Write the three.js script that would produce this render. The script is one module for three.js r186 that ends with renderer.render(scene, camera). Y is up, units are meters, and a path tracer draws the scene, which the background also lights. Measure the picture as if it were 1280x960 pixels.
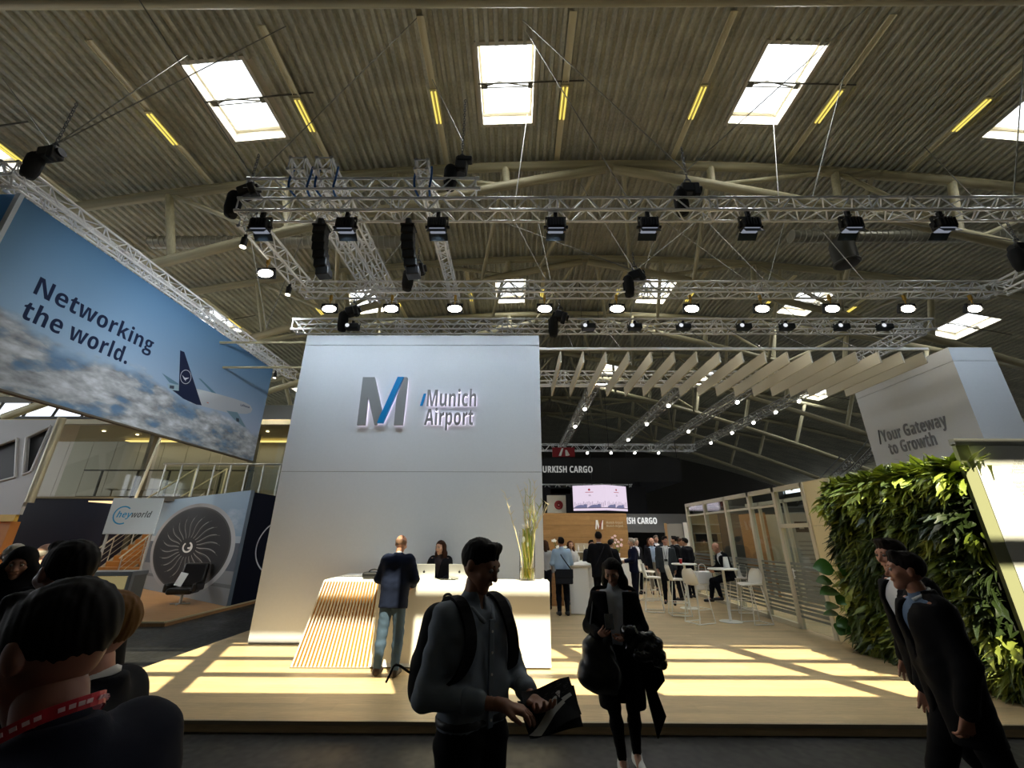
import * as THREE from 'three';
import { mergeGeometries, mergeVertices } from 'three/addons/utils/BufferGeometryUtils.js';
import { RoundedBoxGeometry } from 'three/addons/geometries/RoundedBoxGeometry.js';
import { TextGeometry } from 'three/addons/geometries/TextGeometry.js';
import { FontLoader } from 'three/addons/loaders/FontLoader.js';
import { RectAreaLightUniformsLib } from 'three/addons/lights/RectAreaLightUniformsLib.js';

// ---------------------------------------------------------------- camera, sky, sun, large area lights, exposure
const scene = new THREE.Scene();
const camera = new THREE.PerspectiveCamera(85.75, 1280 / 960, 0.05, 300);
camera.position.set(0, 1.87, 0);
camera.rotation.order = 'YXZ';
camera.rotation.set(THREE.MathUtils.degToRad(20.2), THREE.MathUtils.degToRad(0.4), THREE.MathUtils.degToRad(0.2));
const renderer = new THREE.WebGLRenderer();
renderer.toneMapping = THREE.LinearToneMapping;
renderer.toneMappingExposure = 1.1;
renderer.shadowMap.enabled = true;
RectAreaLightUniformsLib.init();
scene.background = new THREE.Color(0.62, 0.74, 0.9);

const SKYLIGHT_POWER = 10.5, SKYLIGHT_GLOW = 2.6, SIDE_POWER = 9, SPOT_POWER = 15, FLOOD_POWER = 5;
const sun = new THREE.DirectionalLight(new THREE.Color(1, 0.91, 0.64), 14);
sun.position.set(0.39 * 22, 1.6 * 22, 22 - 6);
sun.target.position.set(0, 0, -6);
sun.castShadow = true; sun.shadow.radius = 0.35; sun.shadow.mapSize.set(4096, 4096);
Object.assign(sun.shadow.camera, { left: -16, right: 16, top: 14, bottom: -14, near: 1, far: 80 });
scene.add(sun, sun.target);

// ---------------------------------------------------------------- helpers
let seed = 1234567;
const rnd = () => { seed = (seed + 0x6d2b79f5) | 0; let t = Math.imul(seed ^ (seed >>> 15), 1 | seed); t = (t + Math.imul(t ^ (t >>> 7), 61 | t)) ^ t; return ((t ^ (t >>> 14)) >>> 0) / 4294967296; };
const rr = (a, b) => a + (b - a) * rnd();
const V = (x, y, z) => new THREE.Vector3(x, y, z);
const names = {};
const numbered = (n) => { const k = names[n] = (names[n] ?? -1) + 1; return k ? n + '_' + String(k).padStart(3, '0') : n; };
const mats = {};
function M(color, rough = 0.7, metal = 0, extra) {
  const key = color + '|' + rough + '|' + metal + '|' + (extra ? extra.key ?? JSON.stringify(extra) : '');
  if (!mats[key]) {
    const e = { ...(extra || {}) }; delete e.key;
    mats[key] = new THREE.MeshPhysicalMaterial({ color: new THREE.Color(color), roughness: rough, metalness: metal, ...e });
  }
  return mats[key];
}
const glow = (color, k) => M('#101010', 0.6, 0, { key: 'glow' + color + k, emissive: new THREE.Color(color), emissiveIntensity: k });
const mesh = (g, m) => { const o = new THREE.Mesh(g, m); o.castShadow = o.receiveShadow = true; return o; };
function tag(o, label, category, group) { o.userData = { label, category }; if (group) o.userData.group = group; return o; }
function thing(name, label, category, pos = [0, 0, 0], turn = 0, group) { const o = new THREE.Group(); o.name = numbered(name); o.position.set(...pos); o.rotation.y = turn; tag(o, label, category, group); scene.add(o); return o; }
const partNo = new WeakMap();
function part(parent, name, geo, mat, extra) {
  const o = mesh(geo, mat); let d = partNo.get(parent); if (!d) partNo.set(parent, d = {});
  const k = d[name] = (d[name] ?? -1) + 1; o.name = k ? name + '_' + String(k).padStart(3, '0') : name; if (extra) Object.assign(o.userData, extra); parent.add(o); return o;
}
function single(name, geo, mat, label, category, group) { const o = mesh(geo, mat); o.name = numbered(name); tag(o, label, category, group); scene.add(o); return o; }
function struct(name, geo, mat) { const o = mesh(geo, mat); o.name = name; o.userData.kind = 'structure'; scene.add(o); return o; }
function dup(src, label) { const o = src.clone(); o.name = numbered(src.name.replace(/_\d{3}$/, '')); o.userData = { ...src.userData, label }; scene.add(o); return o; }
const box = (w, h, d, x = 0, y = 0, z = 0) => new THREE.BoxGeometry(w, h, d).translate(x, y, z);
const span = (x0, x1, y0, y1, z0, z1) => box(Math.abs(x1 - x0), Math.abs(y1 - y0), Math.abs(z1 - z0), (x0 + x1) / 2, (y0 + y1) / 2, (z0 + z1) / 2);
const rbox = (w, h, d, r, x = 0, y = 0, z = 0) => new RoundedBoxGeometry(w, h, d, 2, r).translate(x, y, z);
const UPY = V(0, 1, 0);
function tube(a, b, r, seg = 8, r2 = r) {
  const A = Array.isArray(a) ? V(...a) : a, B = Array.isArray(b) ? V(...b) : b, d = B.clone().sub(A), g = new THREE.CylinderGeometry(r2, r, d.length(), seg);
  g.applyQuaternion(new THREE.Quaternion().setFromUnitVectors(UPY, d.normalize())); g.translate((A.x + B.x) / 2, (A.y + B.y) / 2, (A.z + B.z) / 2); return g;
}
const merge = (l) => mergeGeometries(l.map((g) => { const h = g.index ? g.toNonIndexed() : g; for (const k of Object.keys(h.attributes)) if (!['position', 'normal', 'uv'].includes(k)) h.deleteAttribute(k); return h; }));
function metric(geo, s = 1) { // texture coordinates in metres, by the plane that each face lies nearest to
  const g = geo.index ? geo.toNonIndexed() : geo, p = g.attributes.position, n = g.attributes.normal, uv = new Float32Array(p.count * 2);
  for (let i = 0; i < p.count; i++) {
    const ax = Math.abs(n.getX(i)), ay = Math.abs(n.getY(i)), az = Math.abs(n.getZ(i));
    const [u, v] = ay >= ax && ay >= az ? [p.getX(i), p.getZ(i)] : az >= ax ? [p.getX(i), p.getY(i)] : [p.getZ(i), p.getY(i)];
    uv[2 * i] = u * s; uv[2 * i + 1] = v * s;
  }
  g.setAttribute('uv', new THREE.BufferAttribute(uv, 2)); return g;
}
function poly(pts, depth, bevel = 0) { // polygon in the xy plane, extruded towards +z
  const s = new THREE.Shape(); pts.forEach(([x, y], i) => (i ? s.lineTo(x, y) : s.moveTo(x, y)));
  return new THREE.ExtrudeGeometry(s, { depth, bevelEnabled: bevel > 0, bevelSize: bevel, bevelThickness: bevel, bevelSegments: 2, curveSegments: 12 });
}
const path = (pts, r, seg = 24, rad = 6, closed = false) => new THREE.TubeGeometry(new THREE.CatmullRomCurve3(pts.map((p) => V(...p)), closed), seg, r, rad, closed);
// value noise
function lattice(x, y, s) { let h = Math.imul(x | 0, 374761393) ^ Math.imul(y | 0, 668265263) ^ Math.imul(s, 1274126177); h = Math.imul(h ^ (h >>> 13), 1274126177); return ((h ^ (h >>> 16)) >>> 0) / 4294967296; }
function vn(x, y, s = 0, px = 0, py = 0) {
  const xi = Math.floor(x), yi = Math.floor(y), fx = x - xi, fy = y - yi, u = fx * fx * (3 - 2 * fx), v = fy * fy * (3 - 2 * fy), w = (a, n) => (n ? ((a % n) + n) % n : a);
  const a = lattice(w(xi, px), w(yi, py), s), b = lattice(w(xi + 1, px), w(yi, py), s), c = lattice(w(xi, px), w(yi + 1, py), s), d = lattice(w(xi + 1, px), w(yi + 1, py), s);
  return a + (b - a) * u + (c - a) * v + (a - b - c + d) * u * v;
}
const fbm = (x, y, o = 4, s = 0) => { let t = 0, a = 0.5; for (let i = 0; i < o; i++) { t += a * vn(x, y, s + i); x *= 2.03; y *= 2.03; a *= 0.5; } return t; };
function dataTex(w, h, f, srgb = true) { // f(u, v) -> [r, g, b] 0..255, tiles
  const d = new Uint8Array(w * h * 4);
  for (let y = 0; y < h; y++) for (let x = 0; x < w; x++) { const c = f(x / w, y / h), i = (y * w + x) * 4; d[i] = c[0]; d[i + 1] = c[1]; d[i + 2] = c[2]; d[i + 3] = 255; }
  const t = new THREE.DataTexture(d, w, h); t.wrapS = t.wrapT = THREE.RepeatWrapping; t.magFilter = THREE.LinearFilter; t.minFilter = THREE.LinearMipmapLinearFilter; if (srgb) t.colorSpace = THREE.SRGBColorSpace; t.needsUpdate = true; return t;
}
function canvasTex(w, h, draw) { const c = document.createElement('canvas'); c.width = w; c.height = h; draw(c.getContext('2d'), w, h); const t = new THREE.CanvasTexture(c); t.colorSpace = THREE.SRGBColorSpace; return t; }
const printed = (tex, rough = 0.6, extra = {}) => new THREE.MeshPhysicalMaterial({ map: tex, roughness: Math.max(rough, 0.6), specularIntensity: 0.3, ...extra });
const rep = (t, x, y) => { const c = t.clone(); c.repeat.set(x, y); c.needsUpdate = true; return c; };
const font = await new FontLoader().loadAsync('fonts/droid/droid_sans_bold.typeface.json');
const fontR = await new FontLoader().loadAsync('fonts/droid/droid_sans_regular.typeface.json');
function text(s, cap, width, depth, f = font) { // lettering of that capital height and overall width, standing on y = 0
  const g = new TextGeometry(s, { font: f, size: cap / 0.73, depth, curveSegments: 4 }); g.computeBoundingBox();
  const b = g.boundingBox; g.translate(-b.min.x, 0, 0); g.scale(width / (b.max.x - b.min.x), 1, 1); return g;
}

// ---------------------------------------------------------------- surface textures
const tint = (c, k) => c.map((v) => Math.max(0, Math.min(255, v * k)));
const plankTex = dataTex(1024, 512, (u, v) => { // 4 m x 2 m: ten boards that run along x
  const row = Math.floor(v * 10), off = lattice(row, 3, 9), board = Math.floor(u * 3 + off), t = lattice(board % 3, row, 5);
  const grain = vn(u * 24, v * 220, 7, 24, 220) * 0.5 + vn(u * 70, v * 512, 8, 70, 512) * 0.5, cloud = vn(u * 6, v * 18, 2, 6, 18);
  const k = 0.90 + 0.07 * t + 0.16 * (grain - 0.5) + 0.08 * (cloud - 0.5), e = v * 10 - row < 0.02 ? 0.86 : 1;
  return tint([206, 180, 136], k * e);
});
const oakTex = dataTex(512, 512, (u, v) => { const g = vn(u * 8, v * 160, 4, 8, 160) * 0.6 + vn(u * 30, v * 400, 6, 30, 400) * 0.4; return tint([178, 132, 82], 0.82 + 0.3 * g); });
const concreteTex = dataTex(512, 512, (u, v) => { const n = vn(u * 6, v * 6, 1, 6, 6) * 0.4 + vn(u * 25, v * 25, 2, 25, 25) * 0.3 + vn(u * 120, v * 120, 3, 120, 120) * 0.3; return tint([26, 26, 25], 0.55 + 0.85 * n); });
const roughTex = dataTex(256, 256, (u, v) => { const n = vn(u * 5, v * 5, 1, 5, 5) * 0.6 + vn(u * 40, v * 40, 2, 40, 40) * 0.4; const g = 90 + 110 * n; return [g, g, g]; }, false);
const weaveTex = dataTex(128, 128, (u, v) => { const n = 128 + 60 * Math.sin(u * 40 * 2 * Math.PI) * Math.sin(v * 40 * 2 * Math.PI) + 60 * (vn(u * 64, v * 64, 3, 64, 64) - 0.5); return [n, n, n]; }, false);
const plasterTex = dataTex(256, 256, (u, v) => { const n = 252 - 4 * vn(u * 4, v * 4, 1, 4, 4) - 3 * vn(u * 90, v * 90, 2, 90, 90); return [n, n, n]; });
const deckTex = dataTex(256, 256, (u, v) => { const n = 0.82 + 0.2 * vn(u * 8, v * 8, 1, 8, 8) + 0.12 * vn(u * 60, v * 60, 2, 60, 60); return tint([226, 226, 226], n); });
const aluMat = M('#f4f5f6', 0.32, 0, { key: 'alu', clearcoat: 0.8, clearcoatRoughness: 0.15 }), aluDull = M('#a5a59e', 0.45, 0.2), blackMat = M('#0b0b0c', 0.5), blackGloss = M('#111214', 0.25), chainMat = M('#7b7d7f', 0.4, 0.8);
const steelMat = M('#d6cda6', 0.55, 0, { key: 'steel', map: rep(deckTex, 0.4, 0.4) });
const whiteMat = M('#e3e6ea', 0.5, 0, { key: 'white', map: rep(plasterTex, 0.5, 0.5) }), whiteLac = M('#f1efe8', 0.3);
const plankMat = M('#ffffff', 0.42, 0, { key: 'plank', map: rep(plankTex, 0.25, 0.5), bumpMap: rep(plankTex, 0.25, 0.5), bumpScale: 0.0012 });
const oakMat = M('#ffffff', 0.5, 0, { key: 'oak', map: oakTex });

// ---------------------------------------------------------------- hall
const roofY = (x) => 15.2 - (x - 3.5) ** 2 / 190;
const XL = -32, XR = 39, ZB = -62, ZF = 7;
struct('floor', metric(span(XL, XR, -0.3, 0, ZB, ZF), 0.5), M('#ffffff', 0.85, 0, { key: 'hallfloor', map: concreteTex, roughnessMap: roughTex }));
const skyX = [-25.15, -16.85, -8.55, -0.25, 8.05, 16.35, 24.65], skyRows = [[-10.15, -7.75], [-21.65, -19.25], [-33.1, -30.7]], SKW = 1.66;
{ // corrugated roof deck with a hole under each skylight, and the outer skin above it
  const pos = [], per = 0.27, prof = [[0, 0], [0.1, 0], [0.14, -0.1], [0.23, -0.1], [0.27, 0]];
  const quad = (a, b, c, d) => pos.push(...a, ...b, ...c, ...a, ...c, ...d);
  const zs = [ZF + 0.3, 3.9, 0.55]; for (const [a, b] of skyRows) zs.push(b, a); zs.push(ZB - 0.3);
  for (let s = 0; s + 1 < zs.length; s++) {
    const z0 = zs[s], z1 = zs[s + 1], holed = s % 2 === 1;
    for (let x = XL - 0.3; x < XR + 0.3; x += per) {
      if (holed && (s === 1 ? x + per > -3.6 && x < 14.1 : skyX.some((c) => x + per > c - SKW / 2 - 0.02 && x < c + SKW / 2 + 0.02))) continue;
      for (let k = 0; k < 4; k++) {
        const xa = x + prof[k][0], xb = x + prof[k + 1][0], ya = roofY(xa) + prof[k][1], yb = roofY(xb) + prof[k + 1][1];
        quad([xa, ya, z0], [xb, yb, z0], [xb, yb, z1], [xa, ya, z1]);
      }
      quad([x, roofY(x) + 0.2, z0], [x, roofY(x) + 0.2, z1], [x + per, roofY(x + per) + 0.2, z1], [x + per, roofY(x + per) + 0.2, z0]);
    }
  }
  const g = new THREE.BufferGeometry(); g.setAttribute('position', new THREE.Float32BufferAttribute(pos, 3)); g.computeVertexNormals();
  struct('ceiling', metric(g, 0.35), M('#dddac2', 0.6, 0, { key: 'deck', map: deckTex }));
}
const wallMat = M('#5a574a', 0.8, 0, { key: 'hallwall', map: rep(plasterTex, 0.3, 0.3) });
struct('wall_left', merge([span(XL - 0.4, XL, 0, 4.6, ZB, ZF), span(XL - 0.4, XL, 6.6, 9.2, ZB, ZF)]), wallMat);
struct('wall_right', merge([span(XR, XR + 0.4, 0, 7.7, ZB, ZF), span(XR, XR + 0.4, 8.6, 9.4, ZB, ZF)]), wallMat);
struct('wall_back', span(XL, XR, 0, 15.6, ZB - 0.4, ZB), M('#3b3830', 0.85));
struct('wall_front', span(XL, XR, 0, 15.6, ZF, ZF + 0.3), wallMat);
// roof lantern behind the camera: the sun comes through its upright glazing and down through the slot in the roof
const LX0 = -3.6, LX1 = 14.1, LZ0 = 0.55, LZ1 = 3.9, LY1 = 19.86;
{
  const y0 = 13.9, bars = [];
  for (let k = 0; k < 6; k++) { const x = -0.34 + k * 2.89; bars.push(span(x - 0.15, x + 0.15, y0, LY1, LZ1 - 0.1, LZ1)); }
  for (const d of [5.76, 6.6, 7.39, 8.21]) { const y = 0.1 + (LZ1 + d) * 1.6; const t = d > 8 ? 0.075 : 0.1; bars.push(span(LX0, LX1, y - t, y + t, LZ1 - 0.04, LZ1 + 0.04)); }
  const w = struct('window_1', merge(bars), M('#8c8f8c', 0.5, 0.3));
  part(w, 'pane', box(LX1 - LX0, LY1 - 14.3, 0.004, (LX0 + LX1) / 2, (LY1 + 14.3) / 2, LZ1 + 0.08), M('#ffffff', 0.02, 0, { key: 'pane', transmission: 1, thickness: 0, ior: 1.45 }));
  part(w, 'sill', span(LX0, LX1, 13.9, 0.1 + (LZ1 + 5.8) * 1.6, LZ1 - 0.12, LZ1 + 0.02), M('#6d6a5c', 0.6));
  part(w, 'lantern_wall', merge([span(LX0, LX1, 14.95, LY1, LZ0 - 0.2, LZ0), span(LX0 - 0.4, LX0, 13.9, LY1, LZ0 - 0.2, LZ1), span(LX1, LX1 + 0.4, 13.9, LY1, LZ0 - 0.2, LZ1), span(LX0 - 0.2, LX1 + 0.2, LY1, LY1 + 0.15, LZ0 - 0.2, LZ1 + 0.1)]), M('#6d6a5c', 0.7));
}
// frosted window bands along both side walls
{
  const daylight = glow('#eef4ff', 2.4);
  const band = (n, x, s, y0, y1) => {
    const posts = [], w = struct('window_' + n, span(x, x + 0.1, y0 - 0.08, y0, ZB, ZF), M('#55564f', 0.5, 0.4));
    for (let z = ZB; z < ZF; z += 5.75) { part(w, 'mullion', span(x - 0.06, x + 0.06, y0, y1, z - 0.12, z + 0.12), M('#55564f', 0.5, 0.4)); part(w, 'pane', span(x + s * 0.05, x + s * 0.07, y0, y1, z + 0.12, z + 5.63), daylight); }
    for (const [zc, q] of [[-50, 0.15], [-32, 0.35], [-14, 1.1]]) { const l = new THREE.RectAreaLight(new THREE.Color(0.92, 0.96, 1), SIDE_POWER * q, 17, y1 - y0); l.position.set(x - s * 0.15, (y0 + y1) / 2, zc); l.lookAt(x - s * 5, (y0 + y1) / 2, zc); scene.add(l); }
  };
  band(2, XL - 0.2, -1, 4.6, 6.6); band(3, XR + 0.2, 1, 7.7, 8.6);
}
// roof windows: deep frame, opal pane, cross bars, opener with its rods
{
  const cream = M('#d8d0bb', 0.5), dark = M('#5d5a4d', 0.5, 0.3), pane = glow('#f6fbff', SKYLIGHT_GLOW);
  const rowNames = ['in the nearest row overhead', 'in the second row', 'in the third row', 'in the fourth row', 'in the farthest row'], colNames = ['far left', 'second from left', 'left of centre', 'central', 'right of centre', 'second from right', 'far right'];
  const wall = merge([span(-SKW / 2 - 0.45, -SKW / 2, 0.0, 0.02, -1.3, 1.3), span(SKW / 2, SKW / 2 + 0.45, 0.0, 0.02, -1.3, 1.3), span(-SKW / 2 - 0.1, -SKW / 2, -0.09, 0.42, -1.3, 1.3), span(SKW / 2, SKW / 2 + 0.1, -0.09, 0.42, -1.3, 1.3), span(-SKW / 2, SKW / 2, -0.09, 0.42, -1.3, -1.2), span(-SKW / 2, SKW / 2, -0.09, 0.42, 1.2, 1.3)]);
  const sash = merge([span(-SKW / 2, -SKW / 2 + 0.07, 0.3, 0.4, -1.2, 1.2), span(SKW / 2 - 0.07, SKW / 2, 0.3, 0.4, -1.2, 1.2), span(-SKW / 2, SKW / 2, 0.3, 0.4, -1.2, -1.1), span(-SKW / 2, SKW / 2, 0.3, 0.4, 1.1, 1.2)]);
  const arm = merge([tube([-SKW / 2 + 0.05, 0.06, -0.05], [-0.25, 0.02, 0.12], 0.025, 6), tube([-0.25, 0.02, 0.12], [SKW / 2 - 0.1, 0.08, -0.08], 0.022, 6), tube([-SKW / 2, 0.1, -0.1], [SKW / 2, 0.1, -0.1], 0.018, 6), box(0.2, 0.1, 0.14, -SKW / 2 + 0.12, 0.05, 0), box(0.14, 0.12, 0.16, SKW / 2 - 0.1, 0.05, 0)]);
  const rod = tube([-SKW / 2 - 0.05, -0.13, 0.18], [SKW / 2 + 1.55, -0.13, 0.18], 0.025, 6);
  const paneG = span(-SKW / 2, SKW / 2, 0.36, 0.39, -1.2, 1.2);
  skyRows.forEach(([a, b], r) => skyX.forEach((x, c) => {
    const y = roofY(x), z = (a + b) / 2, slope = -Math.atan((x - 3.5) / 95);
    const g = thing('skylight', `${colNames[c]} cream framed roof window ${rowNames[r]}`, 'skylight', [x, y, z], 0, 'roof windows in the corrugated ceiling');
    g.rotation.z = slope; part(g, 'frame', wall, cream); part(g, 'sash', sash, cream); part(g, 'pane', paneG, pane); part(g, 'opener_arm', arm, dark); part(g, 'opener_rod', rod, dark);
    const l = new THREE.RectAreaLight(new THREE.Color(0.95, 0.98, 1), SKYLIGHT_POWER, SKW - 0.05, 2.3); l.position.set(x, y + 0.29, z); l.lookAt(x, y - 5, z); scene.add(l);
  }));
}
// strip lights and the cable trays that carry them
{
  const tubeM = glow('#ffe66e', 1.0), tray = M('#efe6c4', 0.5), body = M('#c8bf98', 0.5);
  const lx = [-15.75, -11.1, -6.7, -2.53, 1.56, 5.85, 10.0, 14.37, 18.7];
  const trayG = merge([span(-0.09, 0.09, 0.03, 0.05, -2.35, 2.35), span(-0.1, -0.085, 0, 0.05, -2.35, 2.35), span(0.085, 0.1, 0, 0.05, -2.35, 2.35), span(-0.03, -0.02, 0.02, 0.04, -2.35, 2.35)]);
  const at = ['ninth', 'eighth', 'seventh', 'sixth', 'fifth', 'fourth', 'third', 'second', 'last'];
  [[-9.4, 'nearest row'], [-20.5, 'second row']].forEach(([z, rn], ri) => lx.forEach((x, k) => {
    const y = roofY(x) - 0.16;
    const t = single('cable_tray', trayG, tray, `straight metal cable tray along the corrugated ceiling, ${at[k]} from the right in the ${rn}`, 'cable tray', 'cable trays under the roof'); t.position.set(x, y, z + 0.1);
    const g = thing('strip_light', `yellow fluorescent strip light under the corrugated ceiling, ${at[k]} from the right in the ${rn}`, 'strip light', [x, y, z], 0, 'strip lights under the roof');
    part(g, 'housing', box(0.24, 0.05, 1.15, 0, -0.03, 0), body);
    part(g, 'fluorescent_tube', tube([-0.06, -0.08, -0.52], [-0.06, -0.08, 0.52], 0.026, 8), tubeM); part(g, 'fluorescent_tube', tube([0.06, -0.08, -0.52], [0.06, -0.08, 0.52], 0.026, 8), tubeM);
  }));
}
// tubular steel roof frames: an upper chord along the roof, a lower arch, posts and diagonals
{
  const up = (x) => roofY(x) - 0.42, low = (x) => { const d = Math.abs(x - 3.45); return 14.62 - 0.2 * d - 0.0045 * d * d; };
  const nth = ['nearest, crossing above the front lighting truss', 'second', 'third', 'fourth', 'fifth', 'sixth', 'farthest'];
  [-11.6, -17.1, -22.5, -28, -33.5, -39, -44.5].forEach((z, i) => {
    const g = thing('roof_frame', `cream tubular steel roof frame arching across the hall, ${nth[i]}`, 'roof frame', [0, 0, z], 0, 'roof frames of the hall');
    const line = (f, a, b, n) => Array.from({ length: n + 1 }, (_, k) => [a + (b - a) * k / n, f(a + (b - a) * k / n), 0]);
    part(g, 'upper_chord', path(line(up, XL + 0.3, XR - 0.3, 24), 0.17, 60, 10), steelMat);
    part(g, 'lower_chord', path(line(low, 3.3, -22, 12), 0.17, 30, 10), steelMat); part(g, 'lower_chord', path(line(low, 3.6, 29, 12), 0.17, 30, 10), steelMat);
    for (const x of [-21, -16.8, -12.5, -8.4, -4.4, -0.35, 7.2, 11.7, 15.8, 20, 24.5]) part(g, 'post', (() => { const xb = x + (3.45 - x) * (up(x) - low(x)) * 0.018; return tube([x, up(x), 0], [xb, low(xb), 0], 0.13, 10); })(), steelMat);
    for (const [a, b] of [[-12.5, -8.4], [-4.4, -8.4], [-4.4, -0.35], [-16.8, -12.5], [11.7, 7.2], [11.7, 15.8], [20, 15.8]]) part(g, 'diagonal', tube([a, up(a), 0], [b, low(b), 0], 0.085, 8), steelMat);
    if (i < 6) for (const [xa, xb] of [[-6.4, -8.4], [-0.35, -1.6], [3.1, 1.2], [4, 5.6], [7.2, 8.6], [13, 15]]) part(g, 'brace', tube([xa, up(xa) - 0.1, 0], [xb, low(xb), -5.4], 0.09, 8), steelMat);
  });
}
{
  const g = thing('roof_tube', 'straight cream steel tube across the very top of the picture', 'tube', [0, 13.2, -5.78]);
  part(g, 'tube', tube([-15, 0, 0], [17, 0, 0], 0.11, 12), steelMat);
  for (const x of [-8.6, -3.0, 1.2, 6.0, 11.5]) part(g, 'hanger', tube([x, 0.05, 0], [x, roofY(x) - 13.25, 0], 0.02, 6), steelMat);
}
// ---------------------------------------------------------------- lighting trusses
const unitBar = new THREE.CylinderGeometry(1, 1, 1, 6);
// a square lattice truss from a to b (level), s wide; faces drawn bar by bar where the photograph shows them, the rest joined
function truss(name, label, a, b, s, { fine = true, r = 0.026, br = 0.0145, mat = aluMat, group } = {}) {
  const A = V(...a), B = V(...b), L = A.distanceTo(B), dir = B.clone().sub(A).normalize(), g = thing(name, label, 'truss', a, 0, group);
  g.quaternion.setFromUnitVectors(V(1, 0, 0), dir);
  if (Math.abs(dir.z) > 0.5) g.rotation.set(0, dir.z < 0 ? Math.PI / 2 : -Math.PI / 2, 0);
  const h = s / 2, c4 = [[h, h], [h, -h], [-h, -h], [-h, h]];
  const chord = tube([0, 0, 0], [L, 0, 0], r, 8);
  for (const [y, z] of c4) part(g, 'chord', chord, mat).position.set(0, y, z);
  const rest = [], n = Math.max(2, Math.round(L / (s * 0.95) / 2) * 2), st = L / n;
  const faces = [[[h, h], [-h, h], true], [[-h, h], [-h, -h], true], [[h, -h], [-h, -h], false], [[h, h], [h, -h], false]];
  for (const [p, q, near] of faces) for (let k = 0; k < n; k++) {
    const [u, w] = k % 2 ? [q, p] : [p, q], P = V(k * st + 0.02, u[0], u[1]), Q = V((k + 1) * st - 0.02, w[0], w[1]);
    if (fine && near && n * 2 <= 290) {
      const o = part(g, 'brace', unitBar, mat), d = Q.clone().sub(P); o.position.copy(P).addScaledVector(d, 0.5); o.quaternion.setFromUnitVectors(UPY, d.clone().normalize()); o.scale.set(br, d.length(), br);
    } else rest.push(tube(P, Q, br, 5));
  }
  for (let x = 0; x <= L + 0.01; x += Math.max(2, L / Math.max(1, Math.round(L / 3)))) for (let k = 0; k < 4; k++) { // end frames and couplers
    const xx = Math.min(Math.max(x, 0.015), L - 0.015), [y0, z0] = c4[k], [y1, z1] = c4[(k + 1) % 4];
    rest.push(tube([xx - 0.06 * (x > 0), y0, z0], [xx - 0.06 * (x > 0), y1, z1], br, 5), tube([Math.max(0, xx - 0.07), y0, z0], [Math.min(L, xx + 0.07), y0, z0], r * 1.45, 8));
    if (x > 0 && x < L - 0.1) rest.push(tube([xx + 0.08, y0, z0], [xx + 0.08, y1, z1], br, 5));
  }
  part(g, 'lattice', merge(rest), mat, { kind: 'stuff' });
  return g;
}
const RX = -5.2, RY = 7.5;
truss('lighting_truss', 'front aluminium lattice truss with black fixtures hung below it, crossing over the stand', [RX, RY + 0.16, -6.2], [15.5, RY + 0.16, -6.2], 0.29);
truss('lighting_truss', 'middle aluminium lattice truss carrying the row of bright floodlights', [RX, RY + 0.02, -8.7], [11.6, RY + 0.02, -8.7], 0.29);
truss('lighting_truss', 'rear aluminium lattice truss just behind the top of the white tower', [-5.85, 7.08, -9.75], [10.9, 7.08, -9.75], 0.29);
truss('lighting_truss', 'left side truss joining the front and the middle trusses', [RX + 0.05, RY + 0.08, -6.35], [RX + 0.05, RY + 0.08, -8.55], 0.29);
truss('lighting_truss', 'short right side truss running forward from the corner of the middle truss', [11.75, RY + 0.02, -8.7], [11.75, RY + 0.02, -5.2], 0.29);
truss('lighting_truss', 'short truss running back from the right end of the rear truss', [10.75, 7.08, -9.9], [10.75, 7.08, -13.5], 0.29, { fine: false });
truss('lighting_truss', 'upper short truss lying over the left half of the front truss, bound with blue slings', [-5.15, 8.18, -6.2], [-0.68, 8.18, -6.2], 0.25);
for (const [x, l, w] of [[-4.12, 'leftmost lengthwise truss resting on the short upper truss', 0.28], [-3.62, 'second lengthwise truss, close beside the leftmost one', 0.28], [-1.76, 'single lengthwise truss at the right end of the short upper truss', 0.22]]) {
  truss('spreader_truss', l, [x, 8.46 - (0.28 - w) / 2, -5.85], [x, 8.46 - (0.28 - w) / 2, -10.6], w);
  for (const s of [-1, 1]) single('sling', path([[x + s * (w / 2 + 0.03), 8.62, -6.1], [x + s * (w / 2 + 0.05), 8.3, -6.05], [x + s * (w / 2 + 0.03), 8.06, -6.06], [x + s * (w / 2), 8.04, -6.25]], 0.022, 10, 6), M('#2d5f9e', 0.8), `blue lifting sling on the ${s < 0 ? 'left' : 'right'} side of the ${l.split(' truss')[0]} truss`, 'sling', 'blue slings on the upper truss');
}
truss('banner_truss', 'long lattice truss along the top of the blue sky banner', [-9.35, 8.2, -5.7], [-9.35, 8.2, -16.2], 0.3);
truss('banner_truss', 'lattice truss across the top of the banner at the left edge of the picture', [-16, 8.2, -5.85], [-9.5, 8.2, -5.85], 0.3);
truss('banner_truss', 'inner lattice truss running behind the top of the sky banner', [-9.85, 8.32, -6.2], [-9.85, 8.32, -16.2], 0.26, { fine: false });
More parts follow.
